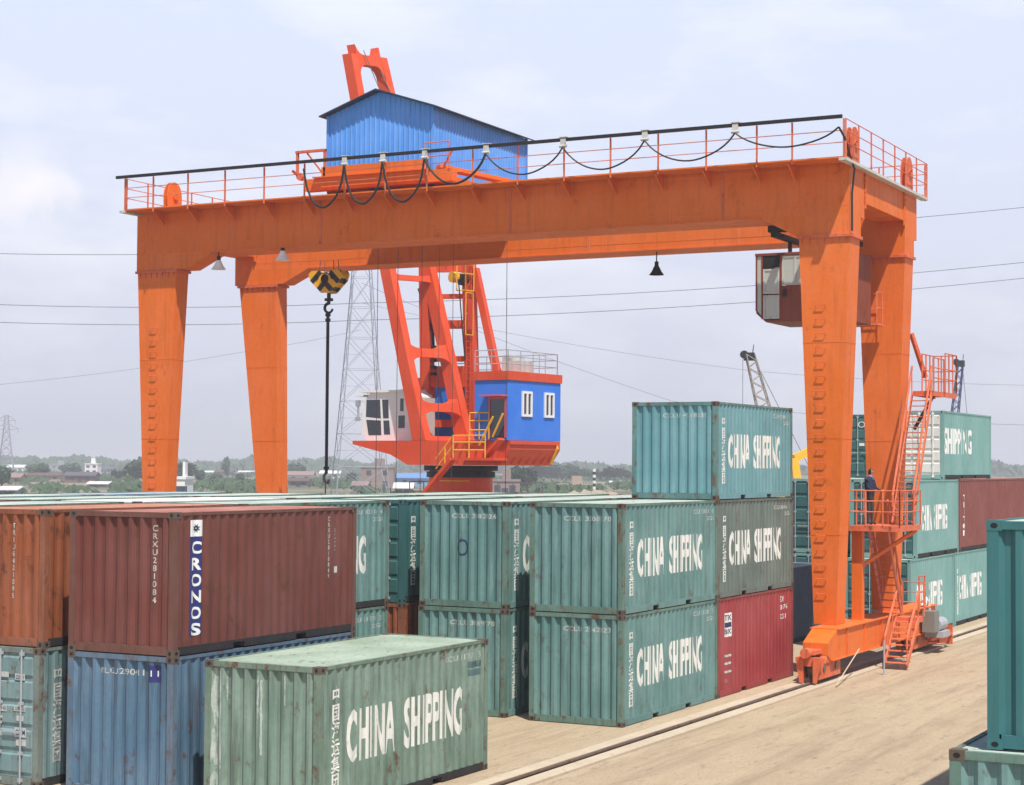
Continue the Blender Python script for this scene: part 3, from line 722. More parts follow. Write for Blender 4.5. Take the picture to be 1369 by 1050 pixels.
# sill beams with bogies, along each rail
def sill(yc, near):
    m = GB(); ya, yb = yc - .33, yc + .40
    m.prism([(49.5, .80), (49.5, 1.14), (50.3, 1.46), (61.1, 1.46), (61.1, 1.05), (60.3, .66), (49.75, .66)], 'y', ya, yb)
    o = m.build('sill_beam', ORANGE, G)
    f = GB(); f.box(50.31, 61.15, ya - .07, yb + .07, 1.46, 1.49); f.box(49.8, 60.3, ya - .06, yb + .06, .63, .66)
    for x in (51.2, 52.9, 54.7, 56.6, 58.4): f.box(x - .015, x + .015, ya - .05, ya - .001, .67, 1.455)
    f.build('sill_flange', ORANGE, o)
    for x0 in (48.85, 58.6):
        b = GB()
        b.box(x0 + .1, x0 + 2.0, yc - .26, yc - .20, .18, .72); b.box(x0 + .1, x0 + 2.0, yc + .20, yc + .26, .18, .72)
        b.prism([(x0 + .5, .60), (x0 + 1.6, .60), (x0 + 1.35, .90), (x0 + .75, .90)], 'y', yc - .3, yc + .3)
        b.box(x0 - .05, x0 + .12, yc - .36, yc + .36, .55, .80)
        b.prism([(yc - .36, .80), (yc - .36, .72), (yc - .24, .1), (yc - .14, .1), (yc - .14, .80)], 'x', x0 - .12, x0 - .051)
        b.prism([(yc + .36, .80), (yc + .36, .72), (yc + .24, .1), (yc + .14, .1), (yc + .14, .80)], 'x', x0 - .12, x0 - .051)
        bo = b.build('bogie', ORANGE2, G)
        for xw in (x0 + .5, x0 + 1.6):
            wv = GB(); pts = []
            wv.tube([(xw, yc - .07, .31 + .15), (xw, yc + .07, .31 + .15)], 0.31, 20); wv.tube([(xw, yc + .07, .46), (xw, yc + .10, .46)], .35, 20)
            wv.tube([(xw, yc - .29, .46), (xw, yc - .17, .46)], .10, 12)
            wv.build('wheel', STEEL, bo)
    return o
sn = sill(16.2, True); sf = sill(40.95, False)
bf = GB(); bf.tube([(48.6, 16.25, .92), (48.85, 16.25, .92)], .14, 14); bf.box(48.85, 49.5, 16.05, 16.45, .86, .98)
bf.build('buffer', ORANGE2, sn)
dr = GB(); dr.box(60.6, 61.5, 15.6, 16.7, .25, .60); dr.box(59.3, 61.9, 15.5, 15.56, .42, .52); dr.box(61.9, 61.98, 15.5, 16.8, .1, .75)
dr.build('drive_frame', ORANGE2, sn)
mo = GB(); mo.tube([(59.6, 15.5, .92), (60.5, 15.5, .92)], .22, 14); mo.box(59.5, 60.4, 15.2, 15.8, .52, .72); mo.build('motor', GREYM, sn)
GB().box(59.0, 59.6, 15.35, 15.75, .72, 1.40).build('control_box', plain('box_grey', (0.20, 0.20, 0.18, 1)), sn)
GB().tube([(59.7, 15.9, 1.5), (59.9, 15.9, 1.75), (60.2, 15.9, 1.6), (60.4, 15.9, 1.1)], .09, 10).build('cable_bend', WHITE, sn)
# walkways along both girders with brackets and railings
postsY = [41.62, 40.45, 38.95, 37.38, 35.76, 34.13, 32.55, 31.0, 29.42, 27.75, 26.15, 24.54, 22.97, 21.40, 19.86, 18.28, 17.2, 15.66]
def walkway(xo, xi, front):
    s = -1 if front else 1
    m = GB(); a, b = min(xo, xi), max(xo, xi)
    m.box(a, b, YN - .18, YF - .16, 14.90, 14.945)
    ow = m.build('walkway', ORANGE, G)
    for y in postsY[1:-1]:
        yy = y + .2
        br = GB(); br.prism([(xi, 14.89), (xo - s * .15, 14.89), (xi, 14.42)] if front else [(xi, 14.89), (xi, 14.42), (xo - s * .15, 14.89)], 'y', yy - .02, yy + .02); br.build('bracket', ORANGE, ow)
    r = GB()
    for y in postsY: r.box(xo - .025, xo + .025, y - .022, y + .022, 14.80, 16.02)
    for z in (15.34, 15.68): r.tube([(xo, YN - .12, z), (xo, YF - .18, z)], .014, 6)
    if not front: r.tube([(xo, YN - .12, 16.02), (xo, YF - .18, 16.02)], .018, 6)
    r.build('railing', RAILOR, ow)
    return ow
wf = walkway(50.30, FX0 - .061, True); wb = walkway(59.12, RX1 + .061, False)
# closed railing round both ends of the crane top
for y, nm in ((YN - .18, 'near'), (YF - .20, 'far')):
    r = GB()
    n = 7
    for k in range(n + 1):
        x = 50.30 + (59.12 - 50.30) * k / n; r.box(x - .02, x + .02, y - .02, y + .02, 14.86, 16.02)
    for z in (15.34, 15.68, 16.02): r.tube([(50.30, y, z), (59.12, y, z)], .015, 6)
    o = r.build('end_railing', RAILOR, G)
    GB().box(50.25, 59.2, y - .03, y + .20, 14.82, 14.899).build('kick_plate', PALE, o)
for x in (51.95, 57.85):
    for y in (15.92, 40.9):
        m = GB(); pts = [(x - .38, 14.985), (x + .38, 14.985), (x + .40, 15.4)] + [(x + .40 * math.cos(a), 15.55 + .52 * math.sin(a)) for a in [k * math.pi / 10 for k in range(11)]] + [(x - .40, 15.4)]
        m.prism(pts, 'y', y - .10, y - .06); m.prism(pts, 'y', y + .06, y + .10); m.box(x - .25, x + .25, y - .06, y + .06, 15.1, 15.75)
        m.tube([(x, y - .16, 15.55), (x, y - .10, 15.55)], .12, 12)
        m.build('end_stop', ORANGE2 if y < 20 else ORANGE, G)
# festoon beam with hanging cable loops
GB().box(50.17, 50.25, YN - .10, YF + .12, 16.02, 16.12).build('festoon_beam', BLACKM, wf)
hang = [32.46, 30.99, 29.42, 27.19, 24.5, 21.77, 18.89]
ends = [34.05] + hang + [15.75]
for y in hang:
    t = GB(); t.box(50.10, 50.32, y - .13, y + .13, 16.125, 16.15); t.box(50.12, 50.16, y - .09, y + .09, 15.86, 16.1); t.tube([(50.14, y - .12, 15.86), (50.14, y + .12, 15.86)], .05, 8)
    t.build('cable_trolley', PALE, wf)
lows = [14.49, 14.52, 14.49, 14.95, 15.08, 15.05, 15.11, 15.33]
for i in range(8):
    a, b, zl = ends[i], ends[i + 1], lows[i]; ps = []
    za = 15.82; zb = 15.82 if i < 7 else 15.75
    for k in range(17):
        t = k / 16; q = 4 * t * (1 - t); sq = q ** (0.62 if i < 3 else 0.85)
        ps.append((50.12 + .02 * math.sin(k), a + (b - a) * t, za + (zb - za) * t - (za - zl) * sq))
    GB().tube(ps, .038 if i < 4 else .026, 6).build('festoon_cable', RUBBER, wf)
GB().tube([(50.12, 15.75, 15.75), (50.3, 15.6, 15.4), (50.7, 15.6, 15.0), (51.2, 15.62, 14.7), (51.22, 15.70, 14.0), (51.22, 15.70, 12.9)], .03, 6).build('down_cable', RUBBER, wf)
# lamps
def lamp(x, y, z, mat, nm='pendant_lamp'):
    l = GB().tube([(x, y, z), (x, y, z - .34)], .022, 6).tube([(x, y, z - .34), (x, y, z - .5)], .07, 10).build(nm, BLACKM, G)
    m = GB(); n = 16
    pr = [(0.07, -.48), (.11, -.55), (.17, -.68), (.26, -.80)]
    vs = []; fs = []
    for rr, dz in pr:
        for j in range(n): a = 2 * math.pi * j / n; vs.append((x + rr * math.cos(a), y + rr * math.sin(a), z + dz))
    for i in range(len(pr) - 1):
        for j in range(n): fs.append((i * n + j, i * n + (j + 1) % n, (i + 1) * n + (j + 1) % n, (i + 1) * n + j))
    m.add(vs, fs); m.build('lamp_shade', mat, l)
lamp(57.6, 24.55, 13.40, BLACKM)
lamp(51.35, 35.70, 13.78, WHITE)
lamp(51.5, 38.50, 13.60, WHITE)
# operator's cabin hung between the girders
cabm = paint('cab_dull_red', (0.22, 0.045, 0.02, 1), .6, dirt=.5, rust=.3)
cx0, cx1, cy0, cz0, cz1 = 53.9, 56.2, 16.62, 10.55, 12.70
yd, yw, yf = 18.80, 19.40, 19.60          # door edge, window edge, cabin front
m = GB()
m.box(cx0, cx1, cy0, yw - .12, cz0, cz0 + .06); m.box(cx0 - .03, cx1, cy0, yf + .03, cz1 - .08, cz1)
m.prism([(yw - .12, cz0), (yf, cz0 + .28), (yf, cz0 + .36), (yw - .12, cz0 + .06)], 'x', cx0, cx1)
m.box(cx0, cx0 + .05, cy0, yd, cz0 + .061, cz0 + 1.12)
m.box(cx1 - .05, cx1, cy0, yw, cz0 + .061, cz1 - .081); m.box(cx0 + .05, cx1 - .05, cy0, cy0 + .05, cz0 + .061, cz1 - .081)
for y in (cy0 + .04, yd, 17.86): m.box(cx0 - .012, cx0 + .06, y - .03, y + .03, cz0 + .061, cz1 - .081)
m.box(cx0 - .012, cx0 + .05, yw - .02, yw + .03, cz0 + .1, cz1 - .081)
for x in (cx0 + .02, (cx0 + cx1) / 2, cx1 - .02): m.box(x - .03, x + .03, yf - .03, yf + .02, cz0 + .36, cz1 - .081)
m.box(cx0, cx1, yf - .03, yf + .015, cz0 + 1.0, cz0 + 1.06)
cab = m.build('operator_cab', cabm, G)
for (ya, yb, za, zb) in ((yd + .04, yw - .03, cz0 + .10, cz0 + .84), (yd + .04, yw - .03, cz0 + .88, cz0 + 1.66), (17.90, yd - .04, cz0 + 1.13, cz1 - .10), (16.72, 17.8, cz0 + 1.13, cz1 - .10)):
    m = GB()
    for q in ((ya, yb, za, za + .06), (ya, yb, zb - .06, zb), (ya, ya + .06, za + .061, zb - .061), (yb - .06, yb, za + .061, zb - .061)): m.box(cx0 - .01, cx0 + .03, *q)
    if yb - ya > .7: m.box(cx0 - .01, cx0 + .03, (ya + yb) / 2 - .03, (ya + yb) / 2 + .03, za + .061, zb - .061)
    m.build('window_frame', PALE, cab)
    GB().box(cx0 + .012, cx0 + .02, ya + .03, yb - .03, za + .03, zb - .03).build('window_pane', CABGLASS, cab)
GB().add([(cx0 + .01, yw + .03, cz0 + .2), (cx0 + .01, yf - .02, cz0 + .38), (cx0 + .01, yf - .02, cz1 - .09), (cx0 + .01, yw + .03, cz1 - .09)], [(0, 1, 2, 3)]).build('window_pane', CABGLASS, cab)
GB().add([(cx0 + .03, yf, cz0 + .36), (cx1 - .03, yf, cz0 + .36), (cx1 - .03, yf, cz1 - .09), (cx0 + .03, yf, cz1 - .09)], [(0, 1, 2, 3)]).build('window_pane', CABGLASS, cab)
GB().box(cx0 - .012, cx0 + .03, yd + .06, yw - .04, cz0 + 1.70, cz1 - .10).build('vent_grille', BLACKM, cab)
GB().box(cx0 - .05, cx0 - .001, 18.62, 18.72, cz0 + .78, cz0 + 1.0).build('door_handle', BLACKM, cab)
GB().box(54.6, 55.1, 18.2, 18.7, cz0 + .061, cz0 + .9).add([], []).build('driver_seat', BLACKM, cab)
m = GB()
for x in (54.2, 55.9):
    for y in (17.0, 18.6): m.box(x - .05, x + .05, y - .05, y + .05, cz1, 13.05)
m.box(53.8, 56.3, 16.9, 17.1, 13.05, 13.2); m.box(52.7, 57.1, 18.5, 18.7, 13.05, 13.2); m.box(52.7, 57.1, 17.7, 17.85, 13.05, 13.2)
m.box(52.71, 52.95, 17.6, 18.8, 13.2, 13.43); m.box(56.85, 57.09, 17.6, 18.8, 13.2, 13.43)
m.build('cab_hanger', BLACKM, cab)
m = GB(); m.box(56.2, 56.95, 16.4, 18.2, 10.55, 10.6)
for (x, y) in ((56.9, 16.45), (56.9, 17.3), (56.9, 18.15), (56.25, 16.45)): m.tube([(x, y, 10.6), (x, y, 11.6)], .02, 6)
for z in (11.1, 11.6): m.tube([(56.25, 16.45, z), (56.9, 16.45, z), (56.9, 18.15, z)], .02, 6)
m.build('cab_landing', RAILOR, cab)

# stairs and platforms on the outer side of the near rear leg
def stair(p0, p1, y0, y1, n, nm='stair', hand=True, parent=G, mat=RAILOR):
    (xa, za), (xb, zb) = p0, p1
    m = GB(); up_ = (0, 0, 1)
    for y in (y0, y1): m.beam((xa, y, za), (xb, y, zb), .035, .16)
    st = m.build(nm, mat, parent)
    t = GB()
    for k in range(n):
        f = (k + .5) / n; x = xa + (xb - xa) * f; z = za + (zb - za) * f
        t.box(x - .10, x + .10, min(y0, y1) + .02, max(y0, y1) - .02, z - .015, z + .015)
    t.build('treads', mat, st)
    if hand:
        h = GB()
        for y in (y0, y1):
            d = Vector((0, 0, .85))
            h.tube([Vector((xa, y, za)) + d * .6, Vector((xa, y, za)) + d, Vector((xb, y, zb)) + d], .036, 6)
            for f in (0.02, .34, .67, .98):
                p = Vector((xa + (xb - xa) * f, y, za + (zb - za) * f)); h.tube([p, p + d], .018, 6)
        h.build('handrail', mat, st)
    return st
def platform(x0, x1, y0, y1, z, sides, nm='platform', posts=3, rh=1.05):
    m = GB(); m.box(x0, x1, y0, y1, z - .04, z)
    for a, b in ((y0, y0 + .06), (y1 - .06, y1)): m.box(x0, x1, a, b, z - .16, z - .041)
    m.box(x0, x0 + .06, y0 + .061, y1 - .061, z - .16, z - .041)
    o = m.build(nm, ORANGE2, G); r = GB()
    for s in sides:
        a, b = {'x0': ((x0, y0), (x0, y1)), 'x1': ((x1, y0), (x1, y1)), 'y0': ((x0, y0), (x1, y0)), 'y1': ((x0, y1), (x1, y1))}[s]
        a = Vector((*a, z)); b = Vector((*b, z))
        for k in range(posts + 1):
            p = a.lerp(b, k / posts); r.tube([p, p + Vector((0, 0, rh))], .024, 6)
        for h in (.42, .74, rh): r.tube([a + Vector((0, 0, h)), b + Vector((0, 0, h))], .02, 6)
    r.build('railing', RAILOR, o)
    return o
stair((54.15, .12), (55.45, 1.42), 14.92, 15.60, 8)
platform(55.45, 56.2, 14.95, 15.62, 1.47, ('x1',), 'step_landing', 1)
stair((56.5, 1.55), (55.0, 4.22), 15.75, 16.35, 11, hand=True)
platform(53.15, 55.45, 14.85, 16.40, 4.32, ('x0', 'y0', 'y1'), 'lower_platform', 3)
stair((54.75, 4.36), (57.0, 8.42), 14.90, 15.52, 24)
platform(57.0, 58.3, 14.85, 15.5, 8.48, ('y0',), 'stair_landing', 2)
platform(58.3, 59.75, 14.8, 15.55, 8.48, ('x1', 'y0', 'y1'), 'caged_platform', 3, 1.25)
m = GB(); m.beam((53.6, 16.3, 3.0), (55.3, 14.95, 4.15), .10, .10); m.box(53.5, 53.74, 16.10, 16.42, 1.49, 4.15)
for z in (1.9, 2.5, 3.1): m.box(53.74, 53.98, 16.2, 16.3, z - .03, z + .03)
m.build('platform_post', ORANGE, G)
GB().beam((58.1, 15.75, 7.3), (57.6, 15.0, 8.35), .08, .08).build('landing_brace', BLACKM, G)
GB().beam((58.3, 15.9, 10.4), (58.9, 15.6, 9.0), .12, .12).build('landing_brace', ORANGE2, G)
m = GB()
for x in (57.7, 58.4):
    m.tube([(x, 15.5, 1.49), (x, 15.5, 2.6)], .03, 6)
for z in (1.8, 2.1, 2.35, 2.6): m.tube([(57.7, 15.5, z), (58.4, 15.5, z)], .025, 6)
m.build('guard_rail', ORANGE2, sn)
GB().tube([(48.9, 15.45, .06), (51.9, 15.7, .80)], .018, 6).build('tie_rod', CONC, sn)
# a thin steel marker post by the wheels
o = MB().tube([(52.7, 15.2, 0), (52.7, 15.2, 1.0)], .022, 8).tube([(52.7, 15.2, 0), (52.7, 15.2, .03)], .09, 12).build('marker_post', GREYM); o.data.transform(Matrix.Translation((-52.7, -15.2, 0))); o.location = (52.7, 15.2, 0)
tag(o, 'thin grey metal post standing in the roadway beside the crane sill', 'post')

# ------------------------------------------------------------------ trolley with its blue shed
T = thing('crane_trolley', 'blue sheet metal winch house with gabled roof riding on top of the gantry girders', 'crane trolley', (54.8, 32.2, 15.1))
OT = Vector((-54.8, -32.2, -15.1))
class TB(MB):
    def build(s, name, mat, parent=None, label=None):
        o = MB.build(s, name, mat, parent, label); o.data.transform(Matrix.Translation(OT)); return o
m = TB()
for x in (51.0, 58.2): m.box(x, x + .35, 28.9, 34.6, 15.22, 15.62)
for y in (29.6, 31.6, 33.7): m.box(51.35, 58.2, y, y + .3, 15.24, 15.6)
m.box(50.85, 52.6, 29.7, 34.2, 15.621, 15.66)
m.beam((51.3, 29.6, 15.75), (53.6, 27.4, 15.28), .5, .12)
m.box(50.95, 51.0, 29.9, 33.9, 15.3, 15.98)
tf = m.build('trolley_frame', ORANGE, T)
wm = TB()
for x in (51.83, 57.69):
    for y in (29.6, 34.0): wm.tube([(x - .08, y, 15.32), (x + .08, y, 15.32)], .215, 16)
wm.build('trolley_wheels', STEEL, tf)
m = TB(); m.box(51.6, 51.66, 30.3, 33.5, 15.66, 15.98)
m.build('shed_sill', ORANGE2, tf)
# shed walls of vertical sheet ribs
def ribwall(p0, p1, z0, ztop, nrm, per=.19, d=.028):
    p0 = Vector(p0); p1 = Vector(p1); L = (p1 - p0).length; dr_ = (p1 - p0) / L; nn = Vector(nrm)
    vs = []; fs = []; k = 0; u = 0; us = []
    while u < L - 1e-3:
        for t, dd in ((0, 0), (.62, 0), (.74, d), (.88, d)):
            if u + t * per < L: us.append((u + t * per, dd))
        u += per
    us.append((L, 0))
    for u, dd in us:
        q = p0 + dr_ * u + nn * dd; vs += [(q.x, q.y, z0), (q.x, q.y, ztop(u))]
    for i in range(len(us) - 1): fs.append((2 * i, 2 * i + 2, 2 * i + 3, 2 * i + 1))
    return vs, fs
sx0, sx1, sy0, sy1 = 51.5, 58.2, 29.92, 34.0
gt = lambda u: 17.80 + (0.66 * (1 - abs(u - 2.04) / 2.04))
for p0, p1, n_, zt in (((sx0, sy1), (sx0, sy0), (-1, 0, 0), gt), ((sx1, sy0), (sx1, sy1), (1, 0, 0), gt)):
    m = TB(); m.add(*ribwall((*p0, 0), (*p1, 0), 15.66, zt, n_)); sh = m.build('shed_wall', SHEDBLUE, T)
for p0, p1, n_ in (((sx0, sy0), (sx1, sy0), (0, -1, 0)), ((sx1, sy1), (sx0, sy1), (0, 1, 0))):
    m = TB(); m.add(*ribwall((*p0, 0), (*p1, 0), 15.3, lambda u: 17.79, n_)); m.build('shed_wall', SHEDBLUE, T)
pass
for x in (sx0, sx1):
    for y in (sy0, sy1): TB().box(x - .045, x + .045, y - .045, y + .045, 15.4, 17.8).build('shed_corner', SHEDBLUE, sh)
rm = paint('shed_roof_dark', (0.03, 0.05, 0.10, 1), .6, rust=.2)
m = TB(); yc = (sy0 + sy1) / 2
m.prism([(sy0 - .25, 17.73), (yc, 18.48), (yc, 18.52), (sy0 - .25, 17.77)], 'x', sx0 - .3, sx1 + .22)
m.prism([(sy1 + .2, 17.74), (sy1 + .2, 17.78), (yc, 18.52), (yc, 18.48)], 'x', sx0 - .3, sx1 + .22)
m.build('shed_roof', rm, T)
m = TB()      # towing arm for the cables
m.box(50.95, 51.03, 34.85, 34.93, 15.75, 16.60); m.box(50.95, 51.03, 33.75, 33.83, 15.66, 16.60); m.box(50.93, 51.05, 33.75, 34.95, 16.52, 16.60)
m.beam((50.99, 33.8, 15.7), (50.99, 34.5, 16.5), .05, .05); m.beam((50.99, 34.9, 15.8), (50.3, 34.6, 15.8), .07, .07); m.tube([(50.9, 34.75, 15.72), (51.08, 34.75, 15.72)], .13, 10)
m.build('tow_arm', ORANGE2, T)
m = TB(); m.box(51.1, 51.5, 33.55, 33.9, 15.67, 16.0); m.build('switch_box', BLACKM, T)
m = TB()
for y in (29.9, 29.0):
    m.tube([(50.98, y, 15.62), (50.98, y, 16.5)], .025, 6)
m.tube([(50.98, 29.9, 16.5), (50.98, 29.0, 16.5)], .02, 6); m.tube([(50.98, 29.9, 16.05), (50.98, 29.0, 16.05)], .02, 6)
m.beam((51.1, 29.3, 15.65), (51.1, 28.9, 16.3), .06, .04)
m.build('trolley_railing', RAILOR, T)
for y in (34.06, 33.23, 32.25, 31.55, 31.0):
    TB().tube([(54.85, y, 15.24), (54.85, y, .55)], .012, 5).build('hoist_rope', STEEL, T)
TB().tube([(54.85, 28.9, 15.24), (54.85, 28.9, .55)], .012, 5).build('hoist_rope', STEEL, T)
TB().box(54.0, 55.7, 28.6, 34.3, .35, .55).build('lifting_frame', ORANGE2, T)

# ------------------------------------------------------------------ hook block
H_ = thing('hook_block', 'yellow and black striped hook block with a long dark rod hanging below it', 'hook block', (54.8, 36.08, 12.1))
def stripemat():
    m = bpy.data.materials.new('hazard_stripes'); m.use_nodes = True; t = m.node_tree; n = t.nodes; l = t.links
    c = n.new('ShaderNodeTexCoord'); s = n.new('ShaderNodeSeparateXYZ'); l.new(c.outputs['Object'], s.inputs[0])
    a = n.new('ShaderNodeMath'); a.operation = 'ABSOLUTE'; l.new(s.outputs['Y'], a.inputs[0])
    b = n.new('ShaderNodeMath'); b.operation = 'ADD'; l.new(a.outputs[0], b.inputs[0]); l.new(s.outputs['Z'], b.inputs[1])
    d = n.new('ShaderNodeMath'); d.operation = 'MULTIPLY'; d.inputs[1].default_value = 1.75; l.new(b.outputs[0], d.inputs[0])
    f = n.new('ShaderNodeMath'); f.operation = 'FRACT'; l.new(d.outputs[0], f.inputs[0])
    g = n.new('ShaderNodeMath'); g.operation = 'GREATER_THAN'; g.inputs[1].default_value = .52; l.new(f.outputs[0], g.inputs[0])
    mx = n.new('ShaderNodeMix'); mx.data_type = 'RGBA'; l.new(g.outputs[0], mx.inputs[0]); mx.inputs[6].default_value = (0.80, 0.42, 0.02, 1); mx.inputs[7].default_value = (0.02, 0.02, 0.03, 1)
    l.new(mx.outputs[2], n['Principled BSDF'].inputs['Base Color']); n['Principled BSDF'].inputs['Roughness'].default_value = .5
    return m
m = MB()
poly = [(-.70, .72), (-.62, .86), (-.25, .86), (-.15, .74), (.15, .74), (.25, .86), (.62, .86), (.70, .72), (.62, .50), (.16, .06), (-.16, .06), (-.62, .50)]
m.prism(poly, 'x', -.28, -.20); m.prism(poly, 'x', .20, .28); m.prism([(p[0] * .86, p[1] * .86 + .06) for p in poly], 'x', -.2, .2)
m.build('side_plates', stripemat(), H_)
m = MB(); m.tube([(-.30, 0, .56), (-.24, 0, .56)], .16, 14); m.tube([(0, 0, .06), (0, 0, -.20)], .07, 10)
for y in (-.34, .34): m.tube([(-.31, y, .62), (-.282, y, .62)], .09, 12)
m.build('axle', BLACKM, H_)
m = MB(); pts = [(0, 0, -.18), (0, 0, -.30)] + [(0, .17 * math.sin(a), -.47 + .17 * math.cos(a)) for a in [k * math.pi / 7 for k in range(0, 11)]]
m.tube(pts, .065, 8, .04); m.box(-.1, .1, -.12, .12, -.22, -.12); m.build('hook', BLACKM, H_)
m = MB(); m.tube([(0, .03, -.62), (0, .03, -6.4)], .058, 10)
for z in (-.72, -.9, -6.2): m.tube([(0, .03, z - .05), (0, .03, z + .05)], .10, 8)
m.build('sling_rod', BLACKM, H_)
m = MB(); m.tube([(0, .03, -6.35), (0, .14, -6.5), (0, .10, -6.7), (0, -.05, -6.74), (0, -.08, -6.6)], .055, 8); m.tube([(0, .06, -6.7), (0, .06, -8.2)], .03, 6); m.build('sling_hook', STEEL, H_)
m = MB()
for y in (-.42, -.2, .2, .42): m.tube([(0, y, .8), (0, y * .9, 1.25)], .015, 5)
m.build('hoist_rope', STEEL, H_)
m = MB(); m.box(-2.1, 2.3, -.3, .3, 1.32, 1.44); m.build('rope_guide', ORANGE2, H_) if False else None

# ------------------------------------------------------------------ a worker on the lower platform
def person(loc, rz):
    P_ = thing('person', 'person in a navy jacket standing at the railing of the lower crane platform', 'person', loc, rz)
    J = {'pel': (0, 0, .93, .135), 'ch': (0, 0, 1.22, .15), 'sh': (0, 0, 1.40, .13), 'nk': (0.01, 0, 1.49, .055), 'hd0': (.02, 0, 1.55, .075), 'hd1': (.025, 0, 1.64, .098), 'hd2': (.02, 0, 1.72, .075), 'nose': (.115, 0, 1.625, .012)}
    E_ = [('pel', 'ch'), ('ch', 'sh'), ('sh', 'nk'), ('nk', 'hd0'), ('hd0', 'hd1'), ('hd1', 'hd2'), ('hd1', 'nose')]
    for s, y in (('l', 1), ('r', -1)):
        J['so' + s] = (0, .18 * y, 1.385, .07); J['el' + s] = (.06, .25 * y, 1.12, .047); J['wr' + s] = (.27, .22 * y, 1.04, .032); J['pm' + s] = (.33, .21 * y, 1.04, .034)
        J['hp' + s] = (0, .095 * y, .88, .095); J['kn' + s] = (.03, .11 * y, .49, .062); J['an' + s] = (0, .115 * y, .09, .045); J['to' + s] = (.15, .13 * y, .035, .036)
        E_ += [('sh', 'so' + s), ('so' + s, 'el' + s), ('el' + s, 'wr' + s), ('wr' + s, 'pm' + s), ('pel', 'hp' + s), ('hp' + s, 'kn' + s), ('kn' + s, 'an' + s), ('an' + s, 'to' + s)]
        for k in range(4):
            n = 'f%d%s' % (k, s); J[n] = (.385 + .008 * (k in (1, 2)), (.21 + (k - 1.5) * .019) * y, 1.045, .009); J[n + 'b'] = (.405, (.21 + (k - 1.5) * .019) * y, 1.012, .008)
            E_ += [('pm' + s, n), (n, n + 'b')]
        J['th' + s] = (.35, .165 * y, 1.03, .010); J['tb' + s] = (.385, .155 * y, 1.01, .009); E_ += [('pm' + s, 'th' + s), ('th' + s, 'tb' + s)]
    keys = list(J)
    me = bpy.data.meshes.new('body'); me.from_pydata([J[k][:3] for k in keys], [(keys.index(a), keys.index(b)) for a, b in E_], [])
    o = bpy.data.objects.new('body', me); COL.objects.link(o)
    md = o.modifiers.new('s', 'SKIN'); md.use_smooth_shade = True
    for i, k in enumerate(keys):
        sv = me.skin_vertices[0].data[i]; r = J[k][3]; sv.radius = (r, r * (1.25 if k in ('ch', 'pel') else 1)); sv.use_root = (k == 'pel')
    sb = o.modifiers.new('u', 'SUBSURF'); sb.levels = 1; sb.render_levels = 1
    dg = bpy.context.evaluated_depsgraph_get(); dg.update()
    m2 = bpy.data.meshes.new_from_object(o.evaluated_get(dg)); bpy.data.objects.remove(o)
    skin = plain('skin', (0.42, 0.23, 0.15, 1), .6); jac = plain('navy_jacket', (0.018, 0.025, 0.06, 1), .85); tr = plain('grey_trousers', (0.05, 0.05, 0.055, 1), .85); shoe = plain('black_shoes', (0.01, 0.01, 0.01, 1)); hair = plain('black_hair', (0.012, 0.01, 0.01, 1), .7)
    m2.materials.clear()
    for q in (skin, jac, tr, shoe, hair): m2.materials.append(q)
    for f in m2.polygons:
        c = f.center
        if c.z > 1.47: f.material_index = 4 if (c.z > 1.655 or (c.x < .055 and c.z > 1.52)) else 0
        elif c.z > .90: f.material_index = 0 if c.x > .27 else 1
        elif c.z > .10: f.material_index = 2
        else: f.material_index = 3
    m2.name = 'body'; b = put('body', m2, P_)
    e_ = MB()
    for y in (-.035, .035): e_.tube([(.108, y, 1.655), (.116, y, 1.655)], .011, 8)
    e_.box(.108, .114, -.022, .022, 1.578, 1.586); e_.build('face_features', hair, P_)
    m = MB()      # open blue collar
    m.tube([(.05, -.06, 1.47), (.125, 0, 1.36), (.05, .06, 1.47)], .018, 6); m.build('collar', plain('blue_shirt', (0.05, 0.15, 0.45, 1)), P_)
person((54.05, 16.02, 4.32), R(-100))
# ------------------------------------------------------------------ the red harbour crane beyond the yard
cc = at(617, 86); DC = 86
e1 = (rt * -0.835 + Vector((math.cos(YAW), math.sin(YAW), 0)) * 0.549).normalized()
HCR = thing('harbour_crane', 'bright red slewing harbour crane with a white cabin and blue engine house', 'harbour crane', cc, math.atan2(e1.y, e1.x))
m = MB()
m.tube([(0, 0, 0), (0, 0, 5.75)], 1.50, 36); m.tube([(0, 0, 0), (0, 0, .5)], 2.3, 24)
col_ = m.build('column', CRANERED, HCR)
m = MB(); m.tube([(0, 0, 5.45), (0, 0, 5.72)], 1.62, 36); m.tube([(0, 0, 5.76), (0, 0, 6.0)], 1.75, 36); m.build('slewing_ring', BLACKM, HCR)
# rotating deck: deep tapered box, thin at the cabin end
m = MB()
m.prism([(-4.0, 7.15), (-4.0, 6.75), (-3.5, 6.02), (1.7, 6.02), (2.7, 6.5), (4.95, 6.98), (4.95, 7.15)], 'y', -2.38, 1.95)
dk = m.build('deck', CRANERED, HCR)
m = MB()
for k in range(7): x = -3.7 + k * .42; m.beam((x, 1.93, 7.1), (x + .5, 1.93, 6.1), .04, .09)
for k in range(6): y = -1.6 + k * .62; m.beam((-4.03, y, 7.1), (-3.6, y + .3, 6.1), .05, .09)
m.build('deck_ribs', CRANERED, dk)
MB().box(-4.08, -3.96, -2.04, 1.96, 6.98, 7.14).build('deck_edge', CRANERED, dk)
m = MB(); m.prism([(-4.04, 7.0), (-3.62, 6.1), (-3.74, 6.08), (-4.1, 6.8)], 'y', -2.1, -1.98); m.build('hazard_strip', YELLOW, dk)
